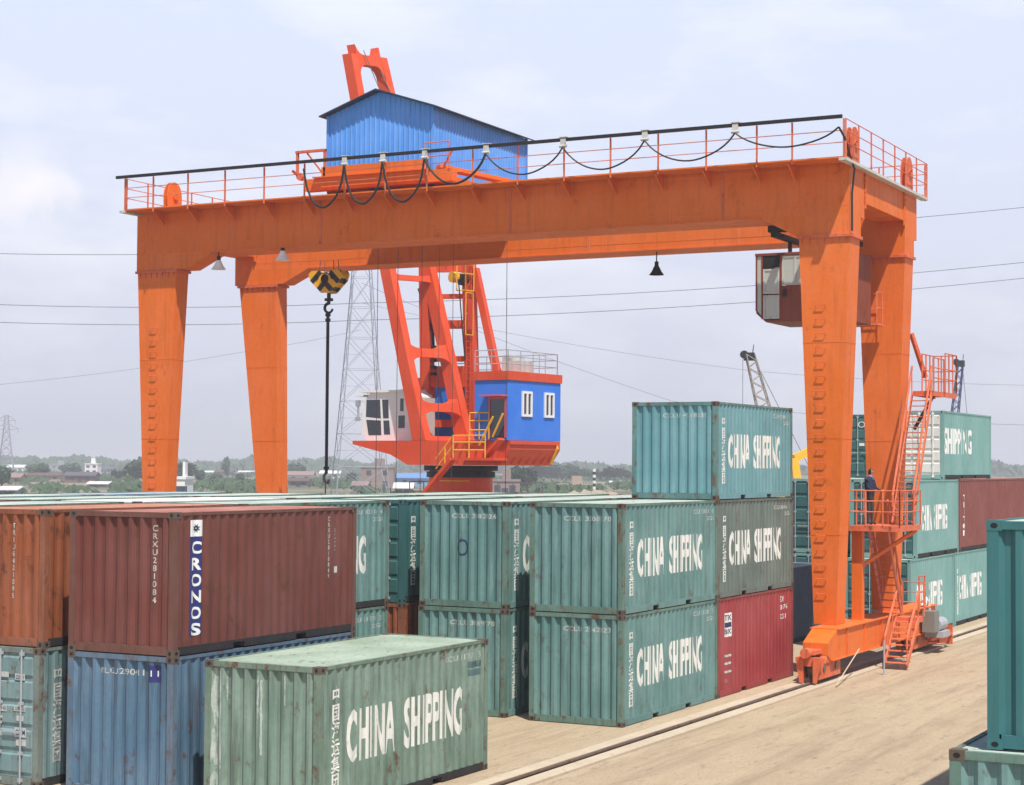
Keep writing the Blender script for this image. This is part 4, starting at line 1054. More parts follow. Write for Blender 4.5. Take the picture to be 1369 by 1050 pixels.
# engine house
m = MB(); m.prism([(-4.0, -2.4), (4.4, -2.4), (4.4, -1.7), (-2.2, -1.7), (-2.2, 2.1), (-4.0, 2.1)], 'z', 7.16, 9.88)
eh = m.build('engine_house', BLUEP, HCR)
m = MB(); m.prism([(-4.06, -2.46), (4.46, -2.46), (4.46, -1.64), (-2.14, -1.64), (-2.14, 2.16), (-4.06, 2.16)], 'z', 9.88, 10.28); m.build('roof_fascia', CRANERED, eh)
for y in (.55, -1.35):
    f = MB()
    for q in ((y - .42, y + .42, 8.25, 8.36), (y - .42, y + .42, 9.3, 9.41), (y - .42, y - .30, 8.361, 9.299), (y + .30, y + .42, 8.361, 9.299), (y - .06, y + .06, 8.361, 9.299)): f.box(-4.07, -3.99, *q)
    wf_ = f.build('window_frame', WHITE, eh)
    MB().add([(-4.02, y - .3, 8.36), (-4.02, y + .3, 8.36), (-4.02, y + .3, 9.3), (-4.02, y - .3, 9.3)], [(0, 1, 2, 3)]).build('window_pane', DARKGLASS, wf_)
PINK = plain('pink_red_trim', (0.62, 0.10, 0.12, 1))
m = MB(); m.box(-3.95, -3.87, 2.1, 2.16, 7.27, 9.12); m.box(-3.08, -3.0, 2.1, 2.16, 7.27, 9.12); m.box(-3.869, -3.081, 2.1, 2.16, 9.02, 9.12); m.box(-4.0, -2.75, 2.1, 2.6, 9.13, 9.2)
df = m.build('door_frame', PINK, eh)
MB().box(-3.869, -3.081, 2.1, 2.125, 7.27, 9.02).build('door', DARKGLASS, df)
# roof railing and ventilator
m = MB()
def rl(m, pts, z, h, step=1.0, r=.022, bars=(.35, .7, 1.0)):
    for a, b in zip(pts[:-1], pts[1:]):
        a = Vector(a); b = Vector(b); n = max(1, round((b - a).length / step))
        for k in range(n + 1): p = a.lerp(b, k / n); m.tube([(p.x, p.y, z), (p.x, p.y, z + h)], r, 5)
        for t in bars: m.tube([(a.x, a.y, z + h * t), (b.x, b.y, z + h * t)], r, 5)
rl(m, [(-2.2, 2.1), (-4, 2.1), (-4, -2.1), (2, -2.1)], 10.28, .95)
m.build('roof_railing', GREYM, eh)
m = MB(); m.box(-3.4, -2.4, -.9, .2, 10.29, 10.85); m.tube([(-2.9, -.3, 10.85), (-2.9, -.3, 11.0)], .35, 12); m.box(-2.1, -1.7, -1.4, -.9, 10.29, 11.2); m.build('ventilator', PALE, eh)
# driver's cabin
m = MB(); yA, yB = -.35, 1.25
m.prism([(2.55, 7.16), (5.25, 7.16), (5.62, 7.55), (5.45, 9.05), (5.05, 9.45), (2.85, 9.62), (2.55, 9.3)], 'y', yA, yB)
cb = m.build('driver_cab', WHITE, HCR)
m = MB(); m.box(3.05, 5.7, yA - .08, yB + .10, 9.46, 9.56); m.box(5.45, 5.95, yA - .08, yB + .10, 9.28, 9.36); m.build('cab_roof', WHITE, cb)
m = MB()
for q in ([(4.42, 8.22), (5.32, 8.30), (5.30, 9.12), (4.48, 9.12)], [(4.38, 7.42), (5.15, 7.42), (5.30, 8.16), (4.42, 8.12)], [(3.95, 8.22), (4.28, 8.22), (4.36, 9.12), (3.98, 9.12)], [(3.85, 7.45), (4.22, 7.45), (4.27, 8.12), (3.92, 8.12)], [(3.0, 7.75), (3.38, 7.75), (3.38, 8.35), (3.0, 8.35)], [(3.08, 8.55), (3.28, 8.55), (3.28, 9.15), (3.08, 9.15)]):
    MB().add([(p[0], yB + .006, p[1]) for p in q], [(0, 1, 2, 3)]).build('window_pane', DARKGLASS, cb)
m = MB().add([(5.46, yA + .1, 9.0), (5.46, yB - .1, 9.0), (5.625, yB - .1, 7.6), (5.625, yA + .1, 7.6)], [(0, 1, 2, 3)])
m.build('windscreen', DARKGLASS, cb)
m = MB(); m.tube([(5.75, 1.3, 9.1), (5.75, 1.3, 8.2)], .05, 6); m.box(5.7, 5.85, 1.2, 1.4, 8.8, 9.1); m.box(5.7, 5.85, 1.2, 1.4, 8.1, 8.3); m.build('mirror', GREYM, cb)
m = MB(); m.box(2.3, 2.56, -.2, 1.1, 7.2, 9.2); m.build('cab_rear_wall', PALE, cb)
for o_ in (cb,): o_.location.x -= .62
# jib: two leaning box chords tied by curved cross beams
ZT = 25.9
JL = .262
def chord(z, s):
    """foot of the near chord stands forward and towards the yard, the far one behind it"""
    f = max(0, (z - 14)) / 12 * .30
    n_ = Vector((.92, 1.80, z)); f_ = Vector((-.06, -.28, z)); c = (n_ + f_) / 2
    p = (n_ if s > 0 else f_).lerp(c, f); p.x += JL * (z - 7); return p
jd = Vector((1.05, 2.12, 0)).normalized(); jn = Vector((jd.y, -jd.x, 0))
for s in (1, -1):
    m = MB(); zs = [7.16, 8.3, 11, 15, 20, ZT]; ws = [.80, .66, .60, .58, .56, .56]; vs = []; fs = []
    for z, w_ in zip(zs, ws):
        p = chord(z, s)
        for a, b in ((-1, -1), (1, -1), (1, 1), (-1, 1)): vs.append(p + Vector((1, 0, 0)) * a * w_ * .5 + jd * b * .17)
    for i in range(len(zs) - 1):
        for j in range(4): fs.append((i * 4 + j, i * 4 + (j + 1) % 4, i * 4 + 4 + (j + 1) % 4, i * 4 + 4 + j))
    fs += [(0, 3, 2, 1), tuple(range(4 * len(zs) - 4, 4 * len(zs)))]
    m.add(vs, fs); m.build('jib_chord', CRANERED, HCR)
def curved(z, dep, flare=.5, t=.5):
    """cross beam whose edges sweep into the chords"""
    a = chord(z, 1) - jd * .16; b = chord(z, -1) + jd * .16; m = MB(); n = 14; vs = []; fs = []
    for k in range(n + 1):
        u = -1 + 2 * k / n; c = a.lerp(b, (u + 1) / 2); fl_ = abs(u) ** 5 * flare
        for sx, zz in ((-1, z - dep / 2 - fl_), (1, z - dep / 2 - fl_), (1, z + dep / 2 + fl_), (-1, z + dep / 2 + fl_)):
            q = c + Vector((sx * t / 2 + JL * (zz - z), 0, 0)); q.z = zz; vs.append(q)
    for i in range(n):
        for j in range(4): fs.append((i * 4 + j, i * 4 + (j + 1) % 4, i * 4 + 4 + (j + 1) % 4, i * 4 + 4 + j))
    fs += [(0, 1, 2, 3), tuple(range(4 * n, 4 * n + 4))[::-1]]
    m.add(vs, fs); return m
for z, d_, fl_ in ((11.3, .42, .22), (8.72, .40, .22), (7.25, .22, .1)): curved(z, d_, fl_).build('cross_beam', CRANERED, HCR)
for z in (14.9, 18.2, 21.5): curved(z, .26, .05, .3).build('cross_beam', CRANERED, HCR)
curved(ZT - .25, .5, .5).build('jib_head', CRANERED, HCR)
m = MB(); hd = (chord(ZT, 1) + chord(ZT, -1)) / 2
for y in (-.35, .35): m.tube([hd + Vector((-.2, y, .2)), (.8 + y, -.8 + y, 15.9)], .02, 5)
m.build('luffing_ropes', STEEL, HCR)
# mast behind the jib, standing in front of the engine house
MN0, MN1, MF0, MF1 = Vector((2.25, -.45, 7.16)), Vector((2.40, -.35, 16.0)), Vector((.18, -1.3, 7.16)), Vector((.45, -1.15, 16.0))
for a, b in ((MN0, MN1), (MF0, MF1)): MB().beam(a, b, .52, .50, upv=(1, 0, 0)).build('mast_post', CRANERED, HCR)
MB().beam((.1, -1.2, 15.4), (-1.30, -1.1, 10.28), .30, .34, upv=(1, 0, 0)).build('back_strut', CRANERED, HCR)
for z, t in ((15.5, .45), (14.1, .22), (12.75, .40), (11.1, .26), (10.25, 1.0), (8.0, .35)):
    f = (z - 7.16) / 8.84; MB().beam(MN0.lerp(MN1, f), MF0.lerp(MF1, f), .30, t).build('mast_beam', CRANERED, HCR)
m = MB(); rl(m, [(2.4, -.1), (.2, -1.0)], 15.75, 1.0); m.build('mast_railing', GREYM, HCR)
m = MB(); m.tube([(0.9, -.8, 15.0), (1.0, -.5, 15.0)], .26, 16); m.build('mast_sheave', YELLOW, HCR)
m = MB(); m.tube([(0.5, -1.0, 14.9), (.6, -.7, 14.9)], .30, 16); m.build('mast_sheave', BLACKM, HCR)
m = MB(); m.tube([(1.9, -.4, 11.0), (2.0, -.3, 13.9)], .07, 8); m.beam((2.7, -.2, 14.5), (2.0, -.4, 12.4), .10, .10); m.tube([(.3, -.1, 14.8), (.1, -.4, 11.0)], .03, 5)
for k in range(5): m.box(1.75, 1.95, -.4, -.2, 10.3 + k * .32, 10.45 + k * .32)
m.build('luffing_gear', BLACKM, HCR)
m = MB()      # caged ladder up the far post
for z in [7.4 + .3 * k for k in range(28)]: m.tube([(.1, -.85, z), (.1, -.5, z)], .014, 4)
for y in (-.85, -.5): m.tube([(.1, y, 7.2), (.1, y, 15.7)], .018, 5)
m.build('mast_ladder', CRANERED, HCR)
m = MB(); rl(m, [(.0, -.9), (.0, -.3)], 12.2, 2.0, .6, .025, (0.0, .5, 1)); m.build('ladder_cage', YELLOW, HCR)
m = MB(); rl(m, [(.0, -.95), (.0, -.25), (.5, -.25)], 14.3, 1.6, .6, .03, (0.0, .5, 1)); m.build('ladder_cage', YELLOW, HCR)
MB().box(-.06, -.02, -.8, -.4, 12.45, 13.9).build('danger_board', plain('board_red', (0.5, 0.04, 0.02, 1)), HCR)
# stairs and yellow rails round the ring
m = MB(); m.box(-3.9, -1.6, 1.96, 3.05, 6.24, 6.36); m.beam((-1.6, 2.95, 6.3), (.1, 2.9, 4.6), .4, .14); m.beam((-3.1, 2.6, 6.36), (-4.0, 2.6, 7.2), .5, .12)
st = m.build('access_deck', CRANERED, HCR)
m = MB(); rl(m, [(-3.4, 3.0), (-1.65, 3.0)], 6.36, 1.0, .8, .03); rl(m, [(-2.0, 2.2), (-3.05, 2.2)], 7.2, 1.2, .5, .03)
m.tube([(-3.4, 2.4, 7.3), (-3.95, 2.4, 8.35)], .05, 6); m.tube([(-3.0, 2.9, 6.9), (-3.75, 2.9, 8.2)], .05, 6)
m.tube([(-1.65, 3.0, 7.36), (-.7, 3.0, 6.3)], .03, 6); m.tube([(-1.65, 3.0, 6.9), (-.7, 3.0, 5.85)], .03, 6); m.tube([(-1.2, 3.0, 5.8), (-1.2, 3.0, 6.85)], .03, 6)
m.build('yellow_railing', YELLOW, st)
m = MB()
for z in (4.15, 4.75, 5.3): m.add(*(lambda pts: (pts, [(i, i + 1, i + 3 + 8, i + 2 + 8) for i in range(0)]))([])) if False else m.tube([(1.52 * math.cos(a), 1.52 * math.sin(a), z) for a in [R(60) + R(10) * k for k in range(9)]], .03, 5)
m.build('column_bars', YELLOW, col_)
m = MB(); m.box(-2.9, 2.4, -2.6, 2.6, 3.60, 3.72); rl(m, [(2.4, -2.6), (2.4, .8)], 3.72, 1.5, 1.2, .03, (.45, .7, 1)); rl(m, [(-2.9, 1.2), (-2.9, -2.6)], 3.72, 1.5, 1.2, .03, (.45, .7, 1))
m.build('base_platform', GREYM, HCR)
m = MB()
for x in (-2.7, 2.2):
    for y in (-2.4, 2.4): m.box(x - .15, x + .15, y - .15, y + .15, 0, 3.6)
m.build('platform_legs', CRANERED, HCR)

# ------------------------------------------------------------------ pylons and power lines
LATT = plain('galvanised_lattice', (0.32, 0.33, 0.39, 1), .6)
def pylon(px, dep, h, wb, wt, label, arms, r=.09, nseg=11):
    p = at(px, dep); t = thing('lattice_pylon', label, 'pylon', p, YAW + R(12), group='electricity pylons in the haze')
    def W(z): 
        f = z / h
        return wb * (1 - f) ** 1.25 / 2 + wt / 2
    m = MB(); zs = [h * (1 - (1 - k / nseg) ** 1.12) for k in range(nseg + 1)]
    cs = ((1, 1), (1, -1), (-1, -1), (-1, 1))
    for a in cs: m.tube([(a[0] * W(z), a[1] * W(z), z) for z in zs], r * 1.5, 4)
    for i in range(nseg):
        za, zb = zs[i], zs[i + 1]
        for k in range(4):
            a, b = cs[k], cs[(k + 1) % 4]
            m.tube([(a[0] * W(za), a[1] * W(za), za), (b[0] * W(zb), b[1] * W(zb), zb)], r * .7, 4)
            m.tube([(b[0] * W(za), b[1] * W(za), za), (a[0] * W(zb), a[1] * W(zb), zb)], r * .7, 4)
            m.tube([(a[0] * W(zb), a[1] * W(zb), zb), (b[0] * W(zb), b[1] * W(zb), zb)], r * .7, 4)
            if i < 6:
                zm = (za + zb) / 2
                m.tube([((a[0] + b[0]) / 2 * W(zm), (a[1] + b[1]) / 2 * W(zm), zm), (a[0] * W(zm), a[1] * W(zm), zm)], r * .5, 4)
    m.build('lattice_tower', LATT, t)
    for z, l in arms:
        q = MB()
        for s in (-1, 1):
            q.tube([(0, s * W(z), z), (0, s * l, z + .3)], r, 4); q.tube([(0, s * W(z), z + 1.8), (0, s * l, z + .3)], r, 4); q.tube([(0, s * l, z + .3), (0, s * l, z - 1.2)], r * .8, 4)
        q.build('cross_arm', LATT, t)
    return p
pylon(482, 300, 54, 7.6, 1.2, 'tall grey lattice pylon behind the hanging hook chain', [(42, 6), (47, 7), (52, 5)], r=.055)
pylon(9, 640, 22, 5, 1.2, 'small faint lattice pylon on the horizon at the far left', [(17, 4), (20, 3)], r=.10, nseg=8)
CABLE = plain('power_cable', (0.10, 0.11, 0.14, 1), .5)
def wire(pts, dep, label, r=.05):
    """pts: picture columns and heights of three to four points the wire passes at the given distance"""
    ps = []
    for (px, z) in pts: a = at(px, dep); ps.append(Vector((a.x, a.y, z)))
    out = []
    for i in range(len(ps) - 1):
        n = 14; L = (ps[i + 1] - ps[i]).length; sag = L * .012
        for k in range(n + (i == len(ps) - 2)):
            t = k / n; q = ps[i].lerp(ps[i + 1], t); q.z -= 4 * t * (1 - t) * sag; out.append(q)
    m = MB().tube(out, r, 4); o = m.build('power_line', CABLE); c = out[0].copy(); o.data.transform(Matrix.Translation(-c)); o.location = c
    return tag(o, label, 'power line', 'power lines across the sky')
D3 = 300
Z = lambda px, py: hz(px, py, D3)
wire([(-120, Z(-120, 402)), (482, Z(482, 405)), (1500, Z(1500, 336))], D3, 'power line in the middle of the sky, sagging past the hook block')
wire([(-120, Z(-120, 426)), (482, Z(482, 428)), (1500, Z(1500, 357))], D3, 'lowest dark power line, just under the hook block')
wire([(-120, Z(-120, 335)), (482, Z(482, 330)), (1500, Z(1500, 262))], D3, 'highest power line, level with the girder at left and right')
wire([(482, Z(482, 330)), (900, Z(900, 520)), (1500, Z(1500, 560))], D3 + 60, 'faint power line sloping down to the right behind the blue engine house', .035)
wire([(482, Z(482, 362)), (1000, Z(1000, 470)), (1500, Z(1500, 494))], D3 + 60, 'faint power line passing behind the small lattice jib', .03)
wire([(-60, Z(-60, 500)), (330, Z(330, 440)), (482, Z(482, 405))], D3 + 60, 'faint power line rising from the left edge to the pylon', .03)

# ------------------------------------------------------------------ distant jibs, excavator, striped mast
def far_jib(px, py_top, py_bot, dep, lean, wtop, wbot, label, headmat, bodymat):
    p = at(px, dep); zt = hz(px, py_top, dep)
    t = thing('crawler_crane', label, 'mobile crane', p, YAW - math.pi / 2, group='mobile cranes beyond the stacks')
    zb = 3.0; L = zt - zb
    m = MB(); n = 22
    def c(k): f = k / n; return Vector((lean * (1 - f), 0, zb + L * f)), (wbot * (1 - f) + wtop * f) / 2
    for a in ((1, 1), (1, -1), (-1, -1), (-1, 1)): m.tube([c(k)[0] + Vector((a[0] * c(k)[1], a[1] * c(k)[1], 0)) for k in range(n + 1)], .06, 4)
    for k in range(n):
        (p0, w0), (p1, w1) = c(k), c(k + 1); s = 1 if k % 2 else -1
        for y in (-1, 1): m.tube([p0 + Vector((s * w0, y * w0, 0)), p1 + Vector((-s * w1, y * w1, 0))], .035, 4); m.tube([p0 + Vector((y * w0, s * w0, 0)), p1 + Vector((y * w1, -s * w1, 0))], .035, 4)
    m.build('lattice_jib', bodymat, t)
    m = MB(); m.box(-.5, .35, -.3, .3, zt - .5, zt + .15); m.tube([(-.5, -.25, zt), (-.5, .25, zt)], .32, 12); m.tube([(.2, 0, zt), (.3, 0, zt + .8)], .04, 5); m.build('jib_head', headmat, t)
    m = MB(); m.tube([(.2, .2, zt), (lean + 3.0, .2, 3.6)], .025, 4); m.tube([(-.6, 0, zt - .3), (-.6, 0, 6)], .02, 4); m.build('pendant_ropes', STEEL, t)
    m = MB(); m.box(lean - 1.5, lean + 3.5, -1.4, 1.4, 1.2, 3.2); m.box(lean - 1.4, lean - .4, -1.3, -.2, 3.2, 3.9); b = m.build('machine_house', YELLOW, t)
    m = MB()
    for y in (-1.6, 1.6): m.prism([(lean - 2.4, .25), (lean - 2.1, 0), (lean + 3.1, 0), (lean + 3.4, .25), (lean + 3.3, .9), (lean - 2.3, .9)], 'y', y - .35, y + .35)
    m.box(lean - 1, lean + 2, -1.25, 1.25, .5, 1.2); m.build('tracks', BLACKM, t)
far_jib(1003, 474, 545, 150, 3.1, .7, 1.7, 'pale lattice crane jib with a dark head above the topmost green container', BLACKM, paint('jib_beige', (0.34, 0.30, 0.26, 1), rust=.1))
far_jib(1285, 484, 545, 190, -1.6, .5, 1.0, 'slim dark blue lattice jib above the white doored container', BLACKM, plain('jib_navy', (0.06, 0.08, 0.2, 1)))
p = at(1070, 120)
t = thing('excavator', 'small yellow excavator half hidden beside the front crane leg', 'excavator', (p.x, p.y, 0), YAW)
zz = hz(1070, 636, 120)
m = MB(); m.box(-2, 2, -1.3, 1.3, 1.0, 1.25); m.box(-2, 1.2, -1.3, 1.3, 1.25, 2.6); m.build('body', YELLOW, t)
m = MB(); m.box(.2, 1.6, .1, 1.2, 2.6, 4.0); m.build('cab', WHITE, t)
m = MB(); m.beam((1, -.4, 2.2), (1.3, .2, 6.6), .5, .6); m.beam((1.3, .2, 6.6), (1.6, -1.2, 7.2), .5, .5); m.beam((1.6, -1.2, 7.2), (1.7, -1.9, 5.0), .4, .4); m.build('arm', YELLOW, t)
m = MB(); m.prism([(-2.2, 0), (2.2, 0), (2.4, .5), (2.1, .95), (-2.1, .95), (-2.4, .5)], 'y', -1.6, -1.0); m.prism([(-2.2, 0), (2.2, 0), (2.4, .5), (2.1, .95), (-2.1, .95), (-2.4, .5)], 'y', 1.0, 1.6); m.build('tracks', BLACKM, t)
p = at(795, 330); zt = hz(795, 627, 330)
t = thing('striped_mast', 'thin black and white striped mast far off beyond the blue engine house', 'mast', p)
for k in range(10):
    z0 = zt * k / 10; MB().tube([(0, 0, z0), (0, 0, z0 + zt / 10)], .28, 8).build('band', WHITE if k % 2 else BLACKM, t)
MB().box(-.5, .5, -.5, .5, 0, .3).build('footing', CONC, t)

# ------------------------------------------------------------------ trees
def leafmat(name, c1, c2):
    m = bpy.data.materials.new(name); m.use_nodes = True; t = m.node_tree; n = t.nodes; l = t.links
    g = n.new('ShaderNodeNewGeometry'); o = n.new('ShaderNodeTexCoord'); q = n.new('ShaderNodeTexNoise'); q.inputs['Scale'].default_value = .6; q.inputs['Detail'].default_value = 3; l.new(o.outputs['Object'], q.inputs[0])
    a = n.new('ShaderNodeMath'); a.operation = 'ADD'; l.new(g.outputs['Random Per Island'], a.inputs[0]); l.new(q.outputs[0], a.inputs[1])
    b = n.new('ShaderNodeMath'); b.operation = 'MULTIPLY'; b.inputs[1].default_value = .5; l.new(a.outputs[0], b.inputs[0])
    x = n.new('ShaderNodeMix'); x.data_type = 'RGBA'; x.inputs[6].default_value = c1; x.inputs[7].default_value = c2; l.new(b.outputs[0], x.inputs[0])
    l.new(x.outputs[2], n['Principled BSDF'].inputs['Base Color']); n['Principled BSDF'].inputs['Roughness'].default_value = .8
    return m
LEAF = leafmat('leaves_dark', (0.018, 0.045, 0.018, 1), (0.06, 0.11, 0.035, 1))
LEAF2 = leafmat('leaves_fresh', (0.04, 0.08, 0.02, 1), (0.12, 0.17, 0.05, 1))
BARK = plain('bark', (0.10, 0.07, 0.05, 1), .9)
def crown_mesh(seed, w_, h_, n, leaf, tall=False):
    rg = random.Random(seed); m = MB(); blobs = []
    for k in range(11 if not tall else 8):
        a = rg.uniform(0, 6.283); r = rg.uniform(0, .55) * w_ / 2; z = rg.uniform(.28, .85) * h_
        blobs.append((r * math.cos(a), r * math.sin(a), z, rg.uniform(.16, .30) * min(w_, h_)))
    for k in range(n):
        b = rg.choice(blobs); d = Vector((rg.gauss(0, 1), rg.gauss(0, 1), rg.gauss(0, .8))).normalized() * b[3] * rg.uniform(.55, 1.12)
        c = Vector(b[:3]) + d; s = leaf * rg.uniform(.5, 1.2)
        u = Vector((rg.gauss(0, 1), rg.gauss(0, 1), rg.gauss(0, 1))).normalized(); v = u.orthogonal().normalized()
        m.add([c - u * s - v * s * .6, c + u * s - v * s * .6, c + u * s * .8 + v * s * .7, c - u * s * .8 + v * s * .7], [(0, 1, 2, 3)])
    return m.mesh('crown')
def trunk_mesh(seed, h_, w_):
    rg = random.Random(seed); m = MB(); m.tube([(0, 0, 0), (.1, 0, h_ * .25), (0, .1, h_ * .5)], h_ * .03, 7, h_ * .015)
    for k in range(5): a = rg.uniform(0, 6.28); m.tube([(0, .05, h_ * .3), (w_ * .15 * math.cos(a), w_ * .15 * math.sin(a), h_ * .45), (w_ * .3 * math.cos(a), w_ * .3 * math.sin(a), h_ * .62)], h_ * .012, 5, h_ * .005)
    return m.mesh('trunk')
CR = [crown_mesh(1, 9, 7, 1500, .42), crown_mesh(2, 11, 6, 1600, .45), crown_mesh(3, 7, 8, 1200, .38), crown_mesh(4, 13, 7.5, 1900, .46)]
TR = [trunk_mesh(1, 7, 9), trunk_mesh(2, 6, 11), trunk_mesh(3, 8, 7), trunk_mesh(4, 7.5, 13)]
SZ = [(9, 7), (11, 6), (7, 8), (13, 7.5)]
def tree(px, dep, top_py, v, label, leaf=LEAF, wide=1.0, group='trees beyond the yard'):
    if dep < 350: dep *= 1.75
    p = at(px, dep); h_ = hz(px, top_py, dep) * 1.06; s = h_ / (SZ[v][1] * .98)
    t = thing('tree', label, 'tree', p, px * .37, group=group); t.scale = (s * wide, s * wide, s)
    put('crown', CR[v], t, leaf); put('trunk', TR[v], t, BARK)
tree(183, 300, 617, 3, 'big dark tree hugging the left side of the front left crane leg', wide=1.2)
tree(160, 320, 629, 1, 'lower dark tree left of the big one beside the front left crane leg')
tree(172, 270, 636, 2, 'pointed dark tree in front of the big one by the front left crane leg', LEAF2)
tree(248, 290, 622, 3, 'dark tree just right of the front left crane leg', wide=1.1)
tree(268, 310, 630, 0, 'bushy tree midway between the two left crane legs')
tree(290, 300, 634, 1, 'flat topped tree right of the bushy one between the left crane legs')
tree(304, 700, 613, 2, 'lone upright tree poking above the skyline between the left crane legs', wide=.6)
tree(322, 290, 634, 0, 'dark tree touching the left edge of the rear left crane leg', wide=1.2)
tree(395, 650, 621, 1, 'lone round tree on the skyline right of the rear left crane leg')
tree(410, 300, 641, 0, 'tree between the rear left crane leg and the hook chain', LEAF, 1.2)
tree(470, 300, 634, 3, 'tree at the left foot of the tall pylon')
tree(512, 280, 630, 0, 'leafy tree at the right foot of the tall pylon', LEAF, 1.1)
tree(535, 310, 634, 1, 'tree below the white cabin of the red crane')
tree(558, 300, 639, 1, 'low tree left of the red crane column', LEAF2)
tree(30, 300, 637, 1, 'light green tree by the left edge', LEAF2)
tree(85, 290, 643, 1, 'wide green tree left of the brown roofed sheds', LEAF2, 1.4)
tree(110, 300, 645, 3, 'broad green thicket tree in front of the brown roofed sheds', LEAF2, 1.3)
tree(138, 290, 647, 0, 'small light green tree in front of the pink gabled shed', LEAF2)
tree(4, 420, 625, 0, 'dark tree cut by the left edge of the picture', LEAF, 1.3)
tree(50, 600, 622, 3, 'grey green tree in the town near the left edge', LEAF, 1.4)
tree(98, 700, 621, 1, 'dark tree left of the white town block', LEAF, 1.5)
tree(702, 420, 628, 3, 'tree right of the red crane column', LEAF, 1.3)
for i, (px, top, v, d_) in enumerate([(722, 625, 3, 650), (738, 626, 0, 690), (752, 622, 1, 700), (768, 627, 3, 680), (785, 628, 0, 720), (806, 629, 1, 700), (822, 627, 3, 660), (838, 630, 0, 690)]):
    tree(px, d_, top, v, '%s tree from the left between the blue engine house and the three-high stack' % ['first', 'second', 'third', 'fourth', 'fifth', 'sixth', 'seventh', 'eighth'][i], LEAF, 1.5)
# a wood on the horizon: one mass nobody could count
rg = random.Random(8); m = MB()
for k in range(26000):
    px = rg.uniform(-260, 1620); dep = rg.uniform(1150, 1900); p = at(px, dep); nh = 3.5 + 1.8 * math.sin(px * .021) + 1.2 * math.sin(px * .057 + 1) + .8 * math.sin(px * .19)
    c = Vector((p.x, p.y, rg.uniform(0, max(2.5, nh + 3)))); s = rg.uniform(1.2, 2.8)
    u = Vector((rg.gauss(0, 1), rg.gauss(0, 1), rg.gauss(0, 1))).normalized(); v = u.orthogonal().normalized()
    m.add([c - u * s - v * s, c + u * s - v * s, c + u * s + v * s, c - u * s + v * s], [(0, 1, 2, 3)])
wd = m.build('distant_wood', LEAF); struct(wd, 'stuff'); wd['label'] = 'hazy blue green wood along the whole horizon'; wd['category'] = 'wood'
# scrub on the open land
m = MB()
for k in range(12000):
    px = rg.uniform(-120, 900); dep = rg.uniform(330, 900); p = at(px, dep)
    if math.sin(px * .045 + dep * .013) + math.sin(px * .013 - dep * .02) < .1: continue
    for j in range(3):
        c = Vector((p.x + rg.uniform(-2, 2), p.y + rg.uniform(-2, 2), rg.uniform(0, 1.3))); s = rg.uniform(.25, .65)
        u = Vector((rg.gauss(0, 1), rg.gauss(0, 1), rg.gauss(0, 1))).normalized(); v = u.orthogonal().normalized()
        m.add([c - u * s - v * s, c + u * s - v * s, c + u * s + v * s, c - u * s + v * s], [(0, 1, 2, 3)])
sc = m.build('scrub', LEAF); struct(sc, 'stuff'); sc['label'] = 'low green scrub scattered over the open land'; sc['category'] = 'scrub'

# ------------------------------------------------------------------ buildings of the town
def wallm(nm, c): return plain('wall_' + nm, c, .9)
WB = {'brick': wallm('brick', (0.20, 0.11, 0.085, 1)), 'white': wallm('white', (0.75, 0.75, 0.74, 1)), 'sand': wallm('sand', (0.38, 0.30, 0.23, 1)), 'grey': wallm('grey', (0.30, 0.31, 0.33, 1)), 'blue': wallm('blue', (0.20, 0.33, 0.55, 1)), 'pink': wallm('pink', (0.27, 0.20, 0.18, 1))}
RB = {'brown': plain('roof_brown_tile', (0.12, 0.07, 0.06, 1), .9), 'dark': plain('roof_slate', (0.10, 0.09, 0.11, 1), .9), 'white': plain('roof_white_sheet', (0.72, 0.73, 0.74, 1), .6), 'pink': plain('roof_pink_tile', (0.28, 0.19, 0.17, 1), .9), 'blue': plain('roof_blue_sheet', (0.12, 0.25, 0.55, 1), .6), 'none': None}
WIN = plain('town_window', (0.05, 0.06, 0.08, 1), .3)
def house(px, dep, wpx, top_py, wall, roof, label, floors=1, rz=0.0, deep=None, flat=False):
    w_ = wpx * dep / FPX; h_ = hz(px, top_py, dep); d_ = deep or max(6, w_ * .6); p = at(px, dep)
    t = thing('building', label, 'building', p, YAW - math.pi / 2 + rz, group='town buildings beyond the yard')
    he = h_ if flat else h_ * .68
    MB().box(-w_ / 2, w_ / 2, 0, d_, 0, he).build('wall', WB[wall], t)
    if flat:
        MB().box(-w_ / 2 - .15, w_ / 2 + .15, -.15, d_ + .15, he, he + .35).build('parapet', WB[wall], t)
        MB().box(-w_ * .1, w_ * .2, d_ * .3, d_ * .6, he + .35, he + 2.2).build('stair_hut', WB[wall], t)
    else:
        MB().prism([(-.5, he - .1), (d_ / 2, h_), (d_ + .5, he - .1), (d_ + .5, he + .08), (d_ / 2, h_ + .2), (-.5, he + .08)], 'x', -w_ / 2 - .4, w_ / 2 + .4).build('roof', RB[roof], t)
        MB().prism([(0, he + .001), (d_, he + .001), (d_ / 2, h_ - .1)], 'x', -w_ / 2 + .01, w_ / 2 - .01).build('gable', WB[wall], t)
    nw = max(2, int(w_ / 3.2))
    for f in range(floors):
        z0 = he * (f + .35) / floors; z1 = he * (f + .78) / floors
        for k in range(min(nw, 12)):
            x = -w_ / 2 + w_ * (k + .5) / min(nw, 12); MB().box(x - .55, x + .55, -.06, .02, z0, z1).build('window', WIN, t)
    if floors == 1: MB().box(-.6, .6, -.08, .02, 0.01, min(2.1, he * .6)).build('door', WIN, t)
    return t
house(123, 620, 17, 621, 'white', 'white', 'tall white block standing out in the town left of the front left leg', 3, flat=True)
house(108, 520, 40, 632, 'brick', 'dark', 'long building with a dark purple brown roof below the white block', 1)
house(60, 560, 44, 633, 'sand', 'brown', 'sand coloured sheds with a brown roof near the left edge', 1)
